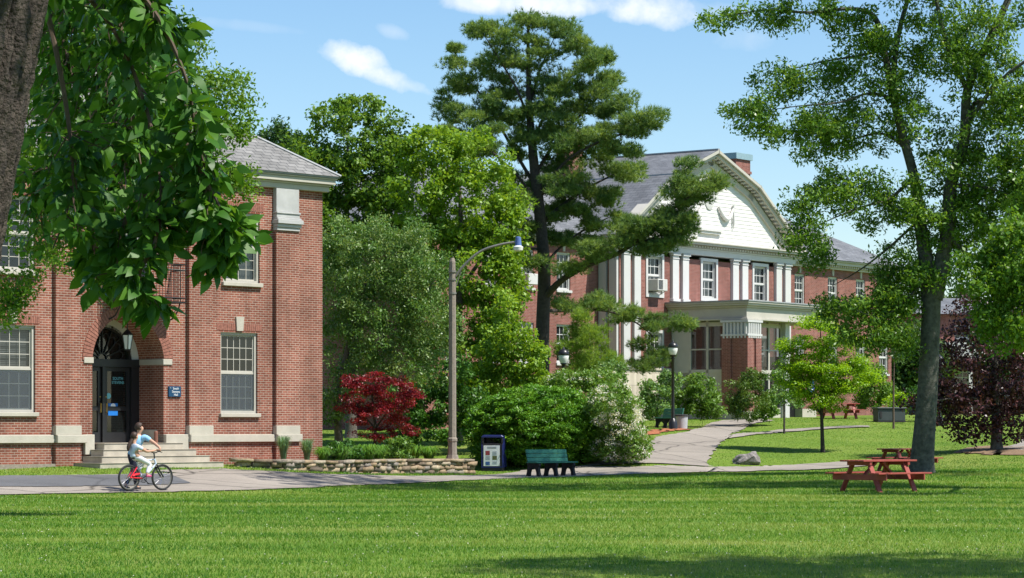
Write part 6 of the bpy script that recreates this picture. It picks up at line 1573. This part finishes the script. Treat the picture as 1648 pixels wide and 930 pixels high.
# -- shrubs along the far building
for i,(px,Y,lobes,lf,lab,cl) in enumerate([
 (1062,114.5,[(1058,642,32,31,0.9,40),(1075,617,20,21,0.6,13),(1040,652,18,19,0.6,13)],'shrubblue','pale green bush behind the globe lamp post',.28),
 (1130,115.5,[(1132,637,29,33,0.9,40),(1148,657,20,16,0.6,13),(1120,612,13,14,0.5,8),(1100,647,18,21,0.6,13)],'shrub','upright light green bush before the glazed porch side',.28),
 (1205,116.5,[(1205,637,36,40,1.1,57),(1190,652,20,21,0.6,13),(1215,605,18,19,0.6,11)],'yewdark','dark bronze green yew bush below the brick pier',.26),
 (1238,117.5,[(1238,649,20,21,0.7,18),(1228,665,25,9,0.6,11)],'shrub','small bush at the right foot of the brick pier',.24),
 (1404,130.0,[(1404,625,29,40,1.1,57),(1425,642,18,24,0.7,17),(1388,642,13,24,0.6,13)],'shrub','rounded green bush beyond the honey locust',.32),
 (1442,127.0,[(1446,650,20,14,.7,10),(1460,640,14,12,.6,6)],'locust','low yellow green bush beside the grey cabinet',.28),
 (1500,125.0,[(1500,655,30,20,1,14),(1480,640,22,22,.9,10)],'darkshrub','dark bush behind the big tree trunk',.32)]):
    tree('bush',lab,'bush',ground(px,Y),lobes,(),lf,'twig',clump=(cl,cl*.8),nl=86 if lf!='yewdark' else 110,L=.13 if lf!='yewdark' else .11,W=.07 if lf!='yewdark' else .045,seed=70+i,shell=.4,trunk_name='stem',crown_name='foliage')

# -- garden bed plants behind the stone wall
def bed(px,dv):
    i=int(np.argmin(abs(WALL[:,0]/WALL[:,1]-(px-CX)/F))); p=WALL[i]; Yb=p[1]+dv; X=(px-CX)/F*Yb
    return np.array([X,Yb,WTOP[i]-.06-.03*dv])
blade_tuft('ornamental_grass','upright blue green grass tuft against the brick pilaster','plant',bed(456,.9),260,.72,.26,.016,'bladeblue',81,.35)
blade_tuft('ornamental_grass','upright blue green grass tuft at the brick corner','plant',bed(494,.9),260,.66,.25,.016,'bladeblue',82,.35)
for i,(px,dv,n,h_,sp_,lab) in enumerate([(520,.5,150,.45,.36,'spiky daylily clump at the left end of the planting'),(548,.7,170,.50,.40,'daylily clump below the crabapple trunk'),(592,.5,260,.52,.50,'broad arching daylily clump below the red maple'),(610,.6,200,.5,.45,'daylily clump right of the broad clump'),(690,.6,200,.45,.48,'arching daylily clump near the concrete lamp post'),(668,1.2,150,.5,.4,'daylily clump under the dark shrub')]):
    blade_tuft('daylily',lab,'plant',bed(px,dv),n,h_,sp_,.03,'bladegreen',83+i,.9)
for i,(px,dv,w_,h_,lf,lab) in enumerate([(560,1.4,26,22,'darkshrub','leafy perennial clump at the foot of the red maple'),(535,1.5,16,18,'darkshrub','leafy clump beside the crabapple trunk'),(645,.9,24,24,'shrub','bushy peony clump with bright leaves in the bed'),(632,1.6,18,26,'darkshrub','dark leafy clump behind the peony')]):
    b=bed(px,dv); py=HZ-(b[2]-EYE)*F/b[1]-h_*.75
    tree('garden_plant',lab,'plant',b,[(px,py,w_,h_,.5,22)],(),lf,'twig',clump=(.17,.13),nl=60,L=.10,W=.055,seed=90+i,shell=.4,trunk_name='stem',crown_name='foliage')

# -- trees beyond the buildings
for i,(px,Y,cx,cy,rx,ry,lf,lab) in enumerate([
 (330,150,330,300,80,110,'bgtree','broad tree behind the brick hall roof'),
 (640,150,640,330,70,120,'bgtree','broad tree far behind the two maples'),
 (760,150,770,400,70,120,'bgtree','tree far behind the pine and maples'),
 (1470,165,1470,560,50,70,'bgtree','round distant tree left of the pale house'),
 (1640,160,1640,520,70,90,'bgtree','distant tree at the right edge before the pale house'),
 (1560,205,1550,500,70,60,'bgtree','distant tree rising behind the pale house'),
 (1430,185,1440,560,40,60,'spruce','dark distant tree beyond the end of the brick wing')]):
    tree('distant_tree',lab,'tree',ground(px,Y),[(cx,cy,rx*.8,ry*.6,2.6,50),(cx-rx*.5,cy+ry*.4,rx*.6,ry*.5,2.2,34),(cx+rx*.5,cy+ry*.35,rx*.6,ry*.5,2.2,34),(cx,cy+ry*.8,rx*.8,ry*.5,2.2,30)],
         [[(px,680,0,.3),(px,cy+ry,0,.25),(cx,cy,0,.12),(cx,cy-ry*.5,0,.03)]],lf,'bark',clump=(.8,.5),nl=60,L=.30,W=.18,seed=110+i,shell=.4)
# -- tree beyond the right edge that shades the front of the lawn
b=np.array([10.2,27.0,0.0])
C=[]; rng=np.random.default_rng(131)
for c,rr,k in[((9.6,28.2,9.6),(4.2,3.6,1.7),260),((11.5,26.5,11.3),(3.4,3.4,2.2),130),((6.6,28.2,9.0),(2.2,2.8,.8),80)]:
    u=unit(rng.normal(size=(k,3)))*(rng.random(k)**.4)[:,None]; C.append(np.array(c)+u*np.array(rr))
C=np.concatenate(C)
r=tree('shade_tree','tall tree just beyond the right edge that shades the front lawn','tree',b,[(2500,-500,10,10,.2,2)],[[(2400,800,0,.28),(2400,300,0,.22),(2400,-300,0,.16),(2420,-700,0,.06)]],'oak','bark',clump=(.55,.35),nl=60,L=.14,W=.075,seed=132,extra=C)
